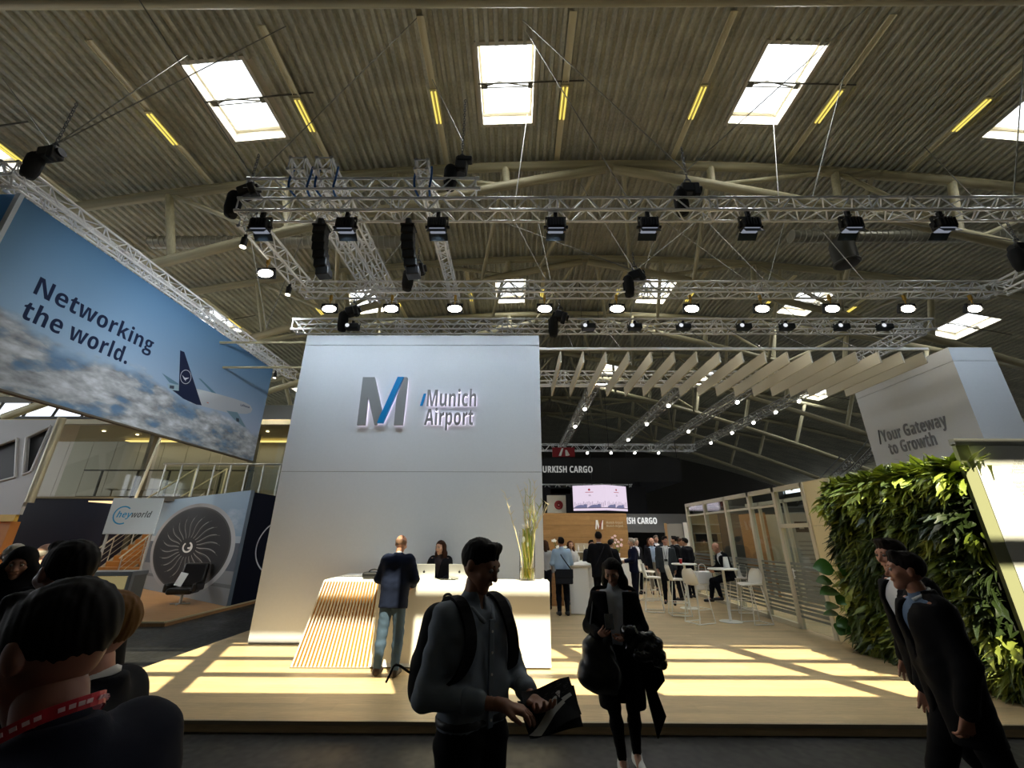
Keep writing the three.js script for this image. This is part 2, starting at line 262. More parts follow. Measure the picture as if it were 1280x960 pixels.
// trusses of the stands behind
for (const [x, z0, z1, y, l] of [[3.0, -14.5, -26, 7.2, 'dark lengthwise truss far behind the fins, leftmost of four'], [6.4, -14.5, -26, 7.2, 'dark lengthwise truss far behind the fins, second of four'], [9, -14.5, -26, 7.2, 'dark lengthwise truss far behind the fins, third of four'], [11.6, -14.5, -28, 7.3, 'dark lengthwise truss far behind the fins with small white spots, rightmost of four']])
  truss('distant_truss', l, [x, y, z0], [x, y, z1], 0.3, { fine: false, mat: aluDull });
truss('distant_truss', 'far crosswise truss above the dark hanging sign', [0, 7.2, -26.3], [11.5, 7.2, -26.3], 0.4, { fine: false, mat: aluMat });
truss('distant_truss', 'crosswise truss seen between the near ends of the white fins', [-1, 6.95, -13.2], [9.5, 6.95, -13.2], 0.35, { fine: false, mat: aluMat });
truss('distant_truss', 'low far truss behind the hanging sign above the cube screen', [1.5, 5.0, -29], [8, 5.0, -29], 0.4, { fine: false, mat: aluMat });

// ---------------------------------------------------------------- lamps
const ord = ['first', 'second', 'third', 'fourth', 'fifth', 'sixth', 'seventh', 'eighth', 'ninth', 'tenth', 'eleventh', 'twelfth', 'thirteenth', 'fourteenth', 'fifteenth', 'sixteenth', 'seventeenth', 'eighteenth', 'nineteenth', 'twentieth'];
function spot(x, y, z, tx, ty, tz, power, angle, color, r = 5) {
  const l = new THREE.SpotLight(new THREE.Color(...color), power, 0, angle, 0.7, 2); l.position.set(x, y, z); l.target.position.set(tx, ty, tz); l.castShadow = true; l.shadow.radius = r; scene.add(l, l.target);
}
{ // black fixtures on the front truss, seen from behind, throwing their light on the tower
  const g = thing('stage_light', 'first black stage light from the left under the front truss', 'stage light', [0, 0, 0], 0, 'black stage lights along the front truss');
  part(g, 'clamp', merge([rbox(0.07, 0.16, 0.07, 0.012, 0, -0.02, 0), tube([0, -0.1, -0.06], [0, -0.1, 0.06], 0.02, 8)]), blackMat);
  part(g, 'yoke', merge([span(-0.19, 0.19, -0.125, -0.1, -0.025, 0.025), span(-0.19, -0.178, -0.34, -0.1, -0.025, 0.025), span(0.178, 0.19, -0.34, -0.1, -0.025, 0.025), tube([-0.22, -0.32, 0], [-0.16, -0.32, 0], 0.03, 10), tube([0.16, -0.32, 0], [0.22, -0.32, 0], 0.03, 10)]), blackMat);
  const body = part(g, 'housing', merge([rbox(0.33, 0.2, 0.2, 0.03, 0, -0.27, 0), ...[-0.1, -0.05, 0, 0.05, 0.1].map((x) => span(x - 0.008, x + 0.008, -0.36, -0.2, 0.1, 0.125))]), blackMat); body.rotation.x = 0.0;
  const door = part(g, 'barn_door', new THREE.BoxGeometry(0.34, 0.006, 0.15), M('#39434c', 0.35, 0.4)); door.position.set(0, -0.43, 0.07); door.rotation.x = 1.05;
  const door2 = part(g, 'barn_door', new THREE.BoxGeometry(0.34, 0.006, 0.14), M('#39434c', 0.35, 0.4)); door2.position.set(0, -0.42, -0.14); door2.rotation.x = -0.7;
  part(g, 'lens', rbox(0.28, 0.02, 0.15, 0.008, 0, -0.375, -0.02), glow('#dfe9ff', 0.25));
  const xs = [-4.69, -3.11, -1.42, 0.75, 2.45, 4.3, 6.14, 7.82, 9.6];
  xs.forEach((x, k) => { const o = k ? dup(g, `${ord[k]} black stage light from the left under the front truss`) : g; o.position.set(x, RY + 0.0, -6.12); });
  xs.forEach((x) => spot(x, RY - 0.42, -6.16, x > 9 ? 10 : Math.min(x * 0.9 - 0.6, 7.5), x < 1 ? 3.3 : x > 9 ? 4.4 : 0.2, -8.9, SPOT_POWER, 0.85, [0.74, 0.87, 1], 9));
}
{ // bright floodlights under the middle truss
  const g = thing('flood_light', 'first bright floodlight from the left, under the left side truss', 'floodlight', [0, 0, 0], 0, 'bright floodlights under the middle truss');
  part(g, 'clamp', merge([rbox(0.06, 0.14, 0.06, 0.01, 0, 0.3, 0), tube([0, 0.25, 0], [0, 0.12, 0], 0.015, 8)]), M('#c9a24a', 0.4, 0.6));
  part(g, 'yoke', merge([span(-0.19, 0.19, 0.11, 0.13, -0.02, 0.02), span(-0.19, -0.178, -0.03, 0.13, -0.02, 0.02), span(0.178, 0.19, -0.03, 0.13, -0.02, 0.02)]), blackMat);
  part(g, 'housing', merge([rbox(0.36, 0.2, 0.1, 0.03, 0, 0, -0.06), ...[-0.12, -0.06, 0, 0.06, 0.12].map((x) => span(x - 0.006, x + 0.006, -0.08, 0.08, -0.15, -0.1))]), M('#3b3d40', 0.4, 0.5));
  part(g, 'lens', new THREE.SphereGeometry(0.5, 24, 12).scale(0.33, 0.17, 0.05), glow('#fff6e2', 16));
  g.children.forEach((c) => { if (c.name === 'housing' || c.name === 'lens') c.rotation.x = 0.35; });
  const xs = [-5.55, -4.43, -2.95, -1.43, 0.71, 2.43, 4.2, 5.87, 7.52, 9.3, 10.87];
  xs.forEach((x, k) => {
    const o = k ? dup(g, `${ord[k]} bright floodlight from the left under the middle truss`) : g, y = k ? RY - 0.55 : RY - 0.3, z = k ? -8.62 : -7.4; o.position.set(k ? x : RX - 0.095, k ? y : RY - 0.41, z);
    if (k) spot(x, y - 0.03, z + 0.06, x * 0.97, 0.3, z + 2.4, FLOOD_POWER, 0.95, [1, 0.93, 0.8]);
  });
}
{ // small dark spotlights on the rear truss
  const g = thing('small_spotlight', 'first small grey spotlight from the left on the rear truss', 'spotlight', [0, 0, 0], 0, 'small spotlights on the rear truss');
  part(g, 'clamp', rbox(0.06, 0.12, 0.06, 0.01, 0, 0.12, 0), blackMat);
  part(g, 'housing', merge([rbox(0.34, 0.15, 0.2, 0.03), span(-0.19, -0.18, -0.03, 0.1, -0.02, 0.02), span(0.18, 0.19, -0.03, 0.1, -0.02, 0.02)]), M('#2b3237', 0.35, 0.4));
  part(g, 'lens', new THREE.CylinderGeometry(0.05, 0.05, 0.02, 14).rotateX(Math.PI / 2).translate(-0.1, 0, 0.105), glow('#f4f8ff', 0.8));
  [-4.2, 1.9, 3.1, 4.35, 5.9, 7.0, 8.4, 9.5].forEach((x, k) => { const o = k ? dup(g, `${ord[k]} small grey spotlight from the left on the rear truss`) : g; o.position.set(x, 6.94, -9.52); });
}
{ // white cylinder spots far behind, along the trusses of the other stands
  const g = thing('distant_spot', 'small white spot on the dark truss far behind, nearest of its row on the right', 'spotlight', [0, 0, 0], 0, 'small white spots on the far trusses');
  part(g, 'housing', tube([0, 0.1, -0.14], [0, -0.02, 0.0], 0.07, 10), M('#c9c8c2', 0.4)); part(g, 'lens', tube([0, -0.02, 0.0], [0, -0.03, 0.012], 0.085, 12), glow('#fffaf0', 16));
  const L = []; [-16, -17.6, -19.4, -21.5, -24].forEach((z, k) => L.push([11.5, 7.05, z, `white spot number ${['one', 'two', 'three', 'four', 'five'][k]} from the front on the rightmost far truss`]));
  [[3, -17], [3, -20], [6.4, -16.5], [6.4, -19.5], [9, -16], [9, -21], [6.4, -23]].forEach(([x, z], k) => L.push([x, 7.0, z, `small white spot on a far truss behind the fins, ${ord[k]} of the scattered ones`]));
  for (let k = 0; k < 6; k++) L.push([1.6 + k * 1.5, 6.85, -26.1, `small white spot under the far crosswise truss, ${ord[k]} from the left`]);
  L.forEach(([x, y, z, l], k) => { const o = k ? dup(g, l) : g; o.userData.label = l; o.position.set(x, y, z); o.scale.setScalar(0.9); });
}
for (const [x, y, z, tx, ty, tz] of [[3, 6.9, -13.2, 1.8, 0.6, -16.3], [6.4, 6.9, -13.4, 3.4, 0.8, -16.3], [9, 6.9, -15, 5.2, 0.6, -15.5], [11.6, 7, -14.5, 9.4, 0.8, -13]]) spot(x, y, z, tx, ty, tz, 52, 0.85, [1, 0.96, 0.9]);
// ---------------------------------------------------------------- hoists, loudspeakers, cables
{
  const mk = (x, y, z, top, label, tilt = 0) => {
    const g = thing('chain_hoist', label, 'chain hoist', [x, y, z], 0, 'black chain hoists over the trusses');
    part(g, 'motor', merge([rbox(0.34, 0.24, 0.22, 0.04), tube([-0.22, 0, 0], [0.22, 0, 0], 0.085, 14), rbox(0.12, 0.3, 0.14, 0.03, 0.1, -0.06, 0.06)]), blackMat).rotation.z = tilt;
    part(g, 'chain_bag', new THREE.LatheGeometry([[0.02, -0.62], [0.1, -0.6], [0.13, -0.45], [0.13, -0.15], [0.1, -0.08]].map(([a, b]) => new THREE.Vector2(a, b)), 14).translate(-0.2, 0.02, 0.02), M('#121314', 0.9));
    part(g, 'hook', merge([new THREE.TorusGeometry(0.06, 0.018, 8, 16, 4.6).translate(0, 0.22, 0), tube([0, 0.1, 0], [0, 0.18, 0], 0.02, 8)]), chainMat);
    const links = [], t = new THREE.TorusGeometry(0.035, 0.009, 5, 10).scale(0.7, 1.25, 1); for (let k = 0; k * 0.07 < top; k++) links.push(t.clone().rotateY((k % 2) * Math.PI / 2).translate(0, 0.3 + k * 0.07, 0));
    part(g, 'chain', merge(links), chainMat, { kind: 'stuff' });
  };
  mk(-5.12, 8.05, -6.15, 0.7, 'black chain hoist at the left corner of the front truss', 0.5);
  mk(3.35, 8.12, -6.2, 0.8, 'black chain hoist on the front truss, right of the middle', 0);
  mk(-8.95, 8.75, -5.9, 1.1, 'black chain hoist at the corner of the banner truss', 0.2);
  mk(2.95, 7.86, -8.6, 0.4, 'black chain hoist standing on the middle truss', 0.4);
  mk(1.2, 7.3, -9.6, 0.3, 'black chain hoist on the rear truss near the tower edge', -0.3);
  mk(-4.3, 7.45, -9.6, 0.5, 'black chain hoist on the rear truss above the tower', 0.3);
  mk(11.6, 8.1, -7.9, 0.9, 'black chain hoist at the right corner of the middle truss', 0);
  mk(-2.35, 7.9, -8.4, 0.3, 'black chain hoist beside the left loudspeaker column', 0.2);
  mk(-1.06, 8.75, -6.2, 1.6, 'slim black chain hoist holding the right end of the short upper truss', 1.5);
}
for (const [x, l] of [[-3.68, 'left hanging column of black line array loudspeakers'], [-2.02, 'right hanging column of black line array loudspeakers']]) {
  const g = thing('line_array', l, 'loudspeaker', [x, 7.43, -6.345], 0, 'black loudspeaker columns');
  part(g, 'bracket', merge([rbox(0.1, 0.16, 0.2, 0.02, 0, 0.02, 0), span(-0.13, 0.13, -0.08, -0.05, -0.12, 0.12)]), blackMat);
  for (let k = 0; k < 6; k++) { const b = part(g, 'loudspeaker', rbox(0.24, 0.165, 0.2, 0.02), blackMat); b.position.set(0.02 * k * k * 0.3, -0.16 - k * 0.17, -0.02 * k); b.rotation.z = 0.02 * k; }
}
{ // steel cables from the roof down to the trusses
  const cab = M('#8b8a80', 0.4, 0.6), C = [
    [[-5.1, 8.4, -6.2], [-9, 14.1, -4], 'left corner hoist up beside the left roof window'], [[-5.1, 8.5, -6.2], [-2.6, 14.7, -6.9], 'left corner hoist slanting right to the top roof frame'],
    [[-1.06, 9.4, -6.2], [-2.4, 14.3, -8.2], 'middle of the upper truss up to the roof'], [[-8.95, 9, -5.9], [-8.9, 14.1, -7.4], 'banner corner hoist straight to the roof'], [[-8.95, 9, -5.9], [-6, 14.4, -6.9], 'banner corner hoist slanting right'], [[-8.95, 8.9, -5.9], [-13.2, 12.9, -7.2], 'banner corner hoist slanting left'],
    [[3.35, 8.6, -6.2], [9.0, 14.5, -6.5], 'right hoist of the front truss slanting right'], [[3.35, 8.6, -6.2], [0.2, 14.6, -6.9], 'right hoist of the front truss slanting left'], [[5.0, 7.8, -6.2], [8.2, 14.2, -9.5], 'front truss up to the right roof window'], [[5.6, 7.8, -6.2], [9.6, 14.6, -8.2], 'front truss near its fourth lamp from the right'],
    [[2.2, 7.8, -6.2], [0.3, 14.7, -7.2], 'front truss right of its middle slanting left'], [[0.0, 7.8, -6.2], [0.4, 14.6, -9.5], 'front truss in front of the central roof window'], [[9.4, 7.8, -6.2], [13.3, 14.3, -7], 'front truss near the right edge of the picture'],
    [[0.9, 7.7, -8.7], [0.6, 13.6, -11.6], 'middle truss left of the middle'], [[2.95, 8.0, -8.6], [2.35, 13.8, -11.5], 'hoist on the middle truss up to the roof frame'], [[2.95, 8.0, -8.6], [-2, 12.9, -11.6], 'hoist on the middle truss slanting left'], [[2.95, 8, -8.6], [7.6, 13.3, -11.6], 'hoist on the middle truss slanting right'], [[6.2, 7.7, -8.7], [5.6, 13.9, -11.6], 'middle truss near its right third'], [[6.2, 7.7, -8.7], [9.6, 12.7, -11.6], 'middle truss slanting right past the hanging duct'], [[8.6, 7.7, -8.7], [10.3, 12.4, -11.6], 'middle truss near its right end'], [[11.6, 8.3, -7.9], [8.9, 12.9, -11.4], 'right corner hoist slanting left'], [[11.6, 8.3, -7.9], [13, 13.5, -9.8], 'right corner hoist up to the roof'],
    [[-5.0, 7.6, -8.7], [-6.3, 12.4, -11.6], 'left end of the middle truss'], [[-7.3, 7.6, -10.8], [-5.0, 8.4, -7.9], 'ring clamp slanting to the left side truss'], [[-7.3, 7.6, -10.8], [-9.3, 12, -11.6], 'ring clamp left of the tower up to the roof frame'], [[-4.3, 7.7, -9.6], [-3.2, 12.8, -11.8], 'hoist above the tower'], [[1.2, 7.6, -9.6], [-0.6, 13.6, -11.6], 'hoist near the tower edge slanting left'], [[3.0, 7.2, -9.7], [5.6, 13.6, -12], 'rear truss left of its middle'], [[7.6, 7.2, -9.7], [5.2, 13, -12.2], 'rear truss right of its middle'],
  ];
  for (const [a, b, l] of C) single('rigging_cable', tube(a, b, 0.012, 5), cab, `thin steel cable from the ${l}`, 'cable', 'rigging cables');
  const bars = [[[-12, 7.7, -12], [-4.9, 7.7, -12], 'upper straight grey pipe left of the middle truss'], [[-9.6, 7.0, -12.4], [-4.6, 7.0, -12.4], 'lower straight grey pipe left of the rear truss']];
  for (const [a, b, l] of bars) single('pipe', tube(a, b, 0.04, 8), steelMat, l, 'pipe');
  // air ducts under the roof
  const duct = (x0, x1, y, z, l) => { const g = thing('air_duct', l, 'air duct', [0, 0, 0]); const rings = []; for (let x = x0; x < x1; x += 0.22) rings.push(new THREE.TorusGeometry(0.24, 0.015, 6, 20).rotateY(Math.PI / 2).translate(x, y, z)); part(g, 'pipe', tube([x0, y, z], [x1, y, z], 0.235, 20), M('#a7a596', 0.35, 0.5)); part(g, 'rib', merge(rings), M('#b7b5a6', 0.35, 0.5), { kind: 'stuff' }); return g; };
  duct(10.6, 21, 13.0 - 0.3, -13, 'ribbed grey air duct under the roof on the right');
  duct(-14, -4.3, 12.45, -13, 'ribbed grey air duct under the roof on the left');
  const o = thing('air_outlet', 'dark grey cylindrical air outlet hanging under the right duct', 'air outlet', [12.4, 11.4, -13]);
  part(o, 'drum', new THREE.LatheGeometry([[0, 0], [0.36, 0], [0.4, 0.06], [0.4, 0.9], [0.33, 1.1], [0.3, 1.25]].map(([a, b]) => new THREE.Vector2(a, b)), 20), M('#4a4a44', 0.5, 0.3)); part(o, 'rim', new THREE.TorusGeometry(0.41, 0.03, 8, 24).rotateX(Math.PI / 2).translate(0, 0.08, 0), M('#6a6a62', 0.5, 0.3));
}

{ // small spots on the banner truss that light the left stand, and two added on the side truss only to brighten the banner
  const g = thing('banner_spot', 'first small spotlight under the banner truss', 'spotlight', [0, 0, 0], 0, 'small spotlights on the banner truss');
  part(g, 'clamp', rbox(0.05, 0.12, 0.05, 0.01, 0, 0.1, 0), blackMat); part(g, 'housing', tube([0, 0.03, 0], [0, -0.16, 0], 0.06, 12), blackMat); part(g, 'lens', tube([0, -0.16, 0], [0, -0.17, 0], 0.055, 14), glow('#fff4dc', 6));
  [-8.2, -10, -11.8, -13.6, -15.4].forEach((z, k) => { const o = k ? dup(g, `${ord[k]} small spotlight from the front under the banner truss`) : g; o.position.set(-9.62, 7.95, z); spot(-9.62, 7.72, z, -13.5, 1.5, z - 3, 42, 1.0, [1, 0.9, 0.75]); });
  [[-6.6, 'near'], [-8.3, 'far']].forEach(([z, l]) => { const o = dup(g, `added spotlight at the ${l} end of the left side truss, turned to the blue banner`); o.position.set(-5.295, 7.3, z); spot(-5.3, 7.1, z, -9.5, 6.0, z - 3.6, 34, 0.9, [0.95, 0.98, 1]); });
}
// ---------------------------------------------------------------- the stand: floor, tower, lettering, desk
const PF = 0.1; // height of the stand's floor
{
  const s = new THREE.Shape([[-5.3, 5.12], [9.5, 5.12], [9.5, 19.5], [-5.2, 19.5]].map(([x, y]) => new THREE.Vector2(x, y)));
  const g = metric(new THREE.ExtrudeGeometry(s, { depth: PF - 0.004, bevelEnabled: false }).rotateX(-Math.PI / 2).translate(0, 0, 0), 1);
  const f = single('stand_floor', g, plankMat, 'wide pale wood floor platform of the airport stand with sun patches', 'platform'); f.userData.kind = 'structure';
  part(f, 'edge_strip', span(-5.3, 9.5, PF - 0.03, PF + 0.003, -5.135, -5.105), M('#a99c84', 0.35, 0.5));
}
const TX0 = -4.63, TX1 = 0.53, TZ = -8.26;
{
  const t = thing('tower', 'tall white tower wall with the grey airport lettering behind the reception desk', 'tower', [0, 0, TZ]);
  const rows = [[PF + 0.02, 3.055], [3.065, 5.815], [5.825, 6.06]];
  for (const [a, b] of rows) part(t, 'panel', metric(span(TX0, TX1, a, b, -0.02, 0), 1), whiteMat);
  part(t, 'core', span(TX0 + 0.006, TX1 - 0.006, PF, 6.05, -2.4, -0.012), M('#8e8e8c', 0.7));
  for (const x of [TX0, TX1]) part(t, 'side_panel', span(x - 0.01, x + 0.01, PF + 0.02, 6.06, -2.4, -0.02), whiteMat);
  part(t, 'plinth', span(TX0 + 0.02, TX1 - 0.02, PF, PF + 0.025, -0.03, 0.004), M('#6d6a64', 0.6));
}
const greyLet = M('#8f9192', 0.45), blueLet = M('#1489cc', 0.35);
{
  const lg = thing('wall_emblem', 'large grey capital letter emblem with a blue slanted stroke on the tower', 'emblem', [0, 0, TZ + 0.04]);
  part(lg, 'letter_stroke', poly([[-3.207, 3.99], [-3.217, 5.024], [-2.972, 5.024], [-2.739, 4.301], [-2.817, 3.99], [-2.851, 3.99], [-3.061, 4.598], [-3.049, 3.99]], 0.05, 0.005), greyLet);
  part(lg, 'letter_stroke', poly([[-2.454, 3.99], [-2.284, 3.99], [-2.266, 5.003], [-2.293, 5.025], [-2.339, 5.025], [-2.46, 4.586]], 0.05, 0.005), greyLet);
  part(lg, 'slash', poly([[-2.799, 4.03], [-2.689, 4.03], [-2.356, 5.025], [-2.475, 5.025]], 0.07, 0.005), blueLet, { label: 'blue slanted stroke' });
  // back-lit: a thin glowing sheet on the rear of each stroke shines on the wall
  const halo = glow('#f3e6ff', 2.6);
  for (const l of [[[-3.2, 4.0], [-3.21, 5.015], [-2.98, 5.015], [-2.75, 4.3], [-2.825, 4.0], [-2.845, 4.0], [-3.062, 4.63], [-3.056, 4.0]], [[-2.447, 4.0], [-2.291, 4.0], [-2.273, 5.0], [-2.33, 5.015], [-2.452, 4.586]], [[-2.785, 4.04], [-2.695, 4.04], [-2.366, 5.015], [-2.465, 5.015]]]) part(lg, 'rear_light', poly(l, 0.006).translate(0, 0, -0.012), halo);
  const w = thing('wall_lettering', 'grey raised lettering with the airport name and a small blue slash on the tower', 'lettering', [0, 0, TZ + 0.035]);
  for (const [t, x, y, cap, wd] of [['Munich', -1.83, 4.4, 0.262, 1.03], ['Airport', -1.85, 3.998, 0.25, 1.0]]) { part(w, 'word', text(t, cap, wd, 0.03).translate(x, y, 0), greyLet); part(w, 'rear_light', text(t, cap * 0.94, wd, 0.004).translate(x, y + 0.006, -0.009), halo); }
  part(w, 'slash', poly([[-1.965, 4.405], [-1.916, 4.405], [-1.857, 4.67], [-1.907, 4.67]], 0.03), blueLet, { label: 'small blue slash' });
}
{
  const d = thing('reception_desk', 'white reception desk with a rounded front in the sun, behind the man with the backpack', 'desk', [0, PF, -6.9]);
  const prof = new THREE.Shape(); prof.moveTo(0, 0.03); prof.lineTo(-0.02, 0.06); prof.lineTo(0, 0.5); prof.quadraticCurveTo(0.01, 0.98, 0, 1.09); prof.quadraticCurveTo(-0.005, 1.115, -0.03, 1.115); prof.lineTo(-0.34, 1.115); prof.lineTo(-0.34, 0.03);
  const g = new THREE.ExtrudeGeometry(prof, { depth: 2.56, bevelEnabled: true, bevelSize: 0.012, bevelThickness: 0.012, bevelSegments: 3, curveSegments: 10 }).rotateY(-Math.PI / 2).translate(0.515, 0, 0);
  part(d, 'front', g, whiteLac);
  part(d, 'worktop', rbox(2.3, 0.03, 0.42, 0.01, -0.77, 0.78, -0.55), whiteLac);
  part(d, 'side_panel', span(-2.02, -1.98, 0.03, 0.8, -0.8, -0.33), whiteLac); part(d, 'side_panel', span(0.46, 0.5, 0.03, 1.1, -0.8, -0.33), whiteLac);
  part(d, 'plinth', span(-2.0, 0.5, 0, 0.05, -0.32, -0.03), M('#6b675d', 0.6));
}
{ // the slatted end of the desk: white slats fanned over oak, leaning to the right
  const r = thing('slatted_ramp', 'leaning panel of white and oak slats joined to the left end of the desk', 'slat panel', [0, PF, 0]);
  const z0 = -6.92, h = 1.13, n = 21, xb = (k) => -3.2 + k / n * 1.16, xt = (k) => -2.9 + k / n * 0.93;
  for (let k = 0; k < n; k++) { const a = k + 0.18, b = k + 0.58; part(r, 'slat', poly([[xb(a), 0.012], [xb(b), 0.012], [xt(b), h], [xt(a), h]], 0.012, 0.002).translate(0, 0, z0), whiteLac); part(r, 'slat_cap', poly([[xt(a), -0.55], [xt(b), -0.55], [xt(b), 0], [xt(a), 0]], 0.025, 0.003).rotateX(Math.PI / 2).translate(0, h + 0.012, z0 - 0.55), whiteLac); }
  part(r, 'oak_bed', metric(poly([[xb(0.1), 0], [xb(n), 0], [xt(n), h - 0.02], [xt(0.1), h - 0.02]], 0.5).translate(0, 0, z0 - 0.52)), M('#ffd077', 0.5, 0, { key: 'oakbed', map: rep(plankTex, 0.5, 0.5) }), { label: 'warm oak boarding between the white slats' });
  part(r, 'top_board', span(-2.9, -1.98, h - 0.03, h + 0.008, z0 - 0.53, z0 - 0.03), whiteLac);
  part(r, 'foot', span(-3.2, -2.06, 0, 0.012, z0 - 0.5, z0 + 0.03), M('#8a8171', 0.5));
}
{
  const mk = (x, z, turn, label) => {
    const g = thing('laptop', label, 'laptop', [x, PF + 0.795, z], turn); const al = M('#c6c7c6', 0.35, 0.6);
    part(g, 'base', rbox(0.34, 0.016, 0.23, 0.006, 0, 0.008, -0.12), al); const lid = part(g, 'lid', rbox(0.34, 0.23, 0.008, 0.004, 0, 0.115, 0), al); lid.position.set(0, 0.014, 0.0); lid.rotation.x = 0.2;
    const m = part(g, 'emblem', merge([new THREE.CylinderGeometry(0.018, 0.016, 0.002, 16).rotateX(Math.PI / 2).translate(0, 0.115, 0.005), new THREE.CylinderGeometry(0.005, 0.005, 0.002, 8).rotateX(Math.PI / 2).scale(1.4, 0.7, 1).translate(0.004, 0.138, 0.005)]), M('#1c1d1f', 0.3)); m.position.set(0, 0.014, 0); m.rotation.x = 0.2;
  };
  // raised on the counter so that the lids show above it
  mk(-1.42, -7.26, 0.05, 'silver laptop on the desk in front of the receptionist'); mk(-0.86, -7.28, -0.1, 'silver laptop half hidden behind the head of the man with the backpack');
  scene.children.filter((o) => o.name.startsWith('laptop')).forEach((o) => { o.position.y = PF + 1.115; o.position.z = -7.12; });
  const b = thing('handbag', 'small black bag lying on top of the slatted ramp', 'bag', [-2.2, PF + 1.147, -7.12]); part(b, 'body', rbox(0.34, 0.09, 0.2, 0.035, 0, 0.045, 0), blackMat); part(b, 'handle', path([[-0.1, 0.08, 0], [-0.05, 0.12, 0.02], [0.05, 0.12, 0.02], [0.1, 0.08, 0]], 0.01, 12, 6), blackMat);
  const c = thing('plant_sprig', 'low dark sprig lying on the desk beside the laptop', 'decoration', [-1.02, PF + 1.115, -7.06]);
  for (let k = 0; k < 9; k++) part(c, 'twig', tube([rr(-0.12, 0.12), 0.008, 0], [rr(-0.2, 0.2), 0.03, rr(-0.05, 0.05)], 0.006, 5), M('#22261d', 0.8));
}
{ // glass vase with stems and branches
  const v = thing('vase', 'tall glass cylinder vase with twigs and stems on the reception desk', 'vase', [0.2, PF + 1.117, -7.1]);
  const pr = [[0, 0], [0.12, 0], [0.125, 0.01], [0.125, 0.74], [0.118, 0.74], [0.118, 0.02], [0, 0.02]].map(([a, b]) => new THREE.Vector2(a, b));
  part(v, 'glass', new THREE.LatheGeometry(pr, 32), M('#ffffff', 0.02, 0, { key: 'glass', transmission: 1, thickness: 0.01, ior: 1.45 }));
  part(v, 'water', new THREE.CylinderGeometry(0.116, 0.116, 0.16, 28).translate(0, 0.103, 0), M('#f2eccf', 0.02, 0, { key: 'water', transmission: 1, thickness: 0.2, ior: 1.33, attenuationColor: new THREE.Color('#d8c98a'), attenuationDistance: 0.5 }));
  const green = M('#8fa32e', 0.5), pale = M('#d6c86a', 0.55), wood = M('#eadcb6', 0.7);
  for (let k = 0; k < 14; k++) { const a = k * 2.4, r0 = 0.07, r1 = rr(0.05, 0.1); part(v, 'stem', path([[Math.cos(a) * r0, 0.03, Math.sin(a) * r0], [Math.cos(a + 1) * r1 * 0.8, 0.3, Math.sin(a + 1) * r1 * 0.8], [Math.cos(a + 1.6) * r1, rr(0.5, 0.8), Math.sin(a + 1.6) * r1]], rr(0.007, 0.013), 12, 6), k % 3 ? green : pale); }
  for (let k = 0; k < 5; k++) { const a = k * 1.3, l = new THREE.SphereGeometry(0.03, 10, 8).scale(0.8, 1.8, 0.8).translate(Math.cos(a) * 0.06, rr(0.45, 0.68), Math.sin(a) * 0.06); part(v, 'blossom', l, M('#eef0dc', 0.6)); }
  for (let k = 0; k < 15; k++) {
    let p = V(rr(-0.07, 0.07), 0.05, rr(-0.07, 0.07)), d = V(rr(-0.09, 0.09), 1, rr(-0.08, 0.08)); const bits = [], top = rr(0.95, 1.42);
    while (p.y < top) { const q = p.clone().addScaledVector(d.clone().normalize(), 0.12); const w = 0.011 * (1.15 - 0.7 * q.y / top); bits.push(tube(p, q, w, 6, w * 0.92)); if (q.y > 0.72) for (const s of [-1, 1]) if (rnd() < 0.6) bits.push(tube(q, q.clone().add(V(s * rr(0.02, 0.07), rr(0.03, 0.1), rr(-0.05, 0.05))), 0.0055, 5, 0.002)); p = q; d.x += rr(-0.14, 0.14); d.z += rr(-0.14, 0.14); }
    part(v, 'twig', merge(bits), k % 3 ? wood : M('#a8b060', 0.6));
  }
}
// ---------------------------------------------------------------- fins between the tower and the gateway wall
{
  const fm = M('#e2dcc8', 0.6, 0, { key: 'fin', map: rep(plasterTex, 1, 1) }), g = rbox(0.035, 0.27, 2.36, 0.006);
  for (let k = 0; k < 17; k++) { const x = 1.02 + k * 0.502; const o = single('ceiling_fin', g, fm, `thin cream hanging fin over the stand, ${ord[k]} from the tower`, 'fin', 'cream fins hanging in a row'); o.position.set(x, 5.6, -9.58); }
  for (const [z, x1, l] of [[-8.36, 9.12, 'front white rail carrying the cream fins'], [-10.8, 9.12, 'rear white rail carrying the cream fins']]) { single('rail', span(TX1, x1, 5.755, 5.805, z - 0.025, z + 0.025), M('#ecebe6', 0.4), l, 'rail'); }
  for (let k = 0; k < 8; k++) single('suspension_wire', tube([1.3 + k * 1.05, 5.8, -8.36], [1.3 + k * 1.05, 6.94, -9.6], 0.008, 5), chainMat, `${ord[k]} thin wire from the left between the fin rail and the rear truss`, 'wire', 'wires of the fin rail');
}
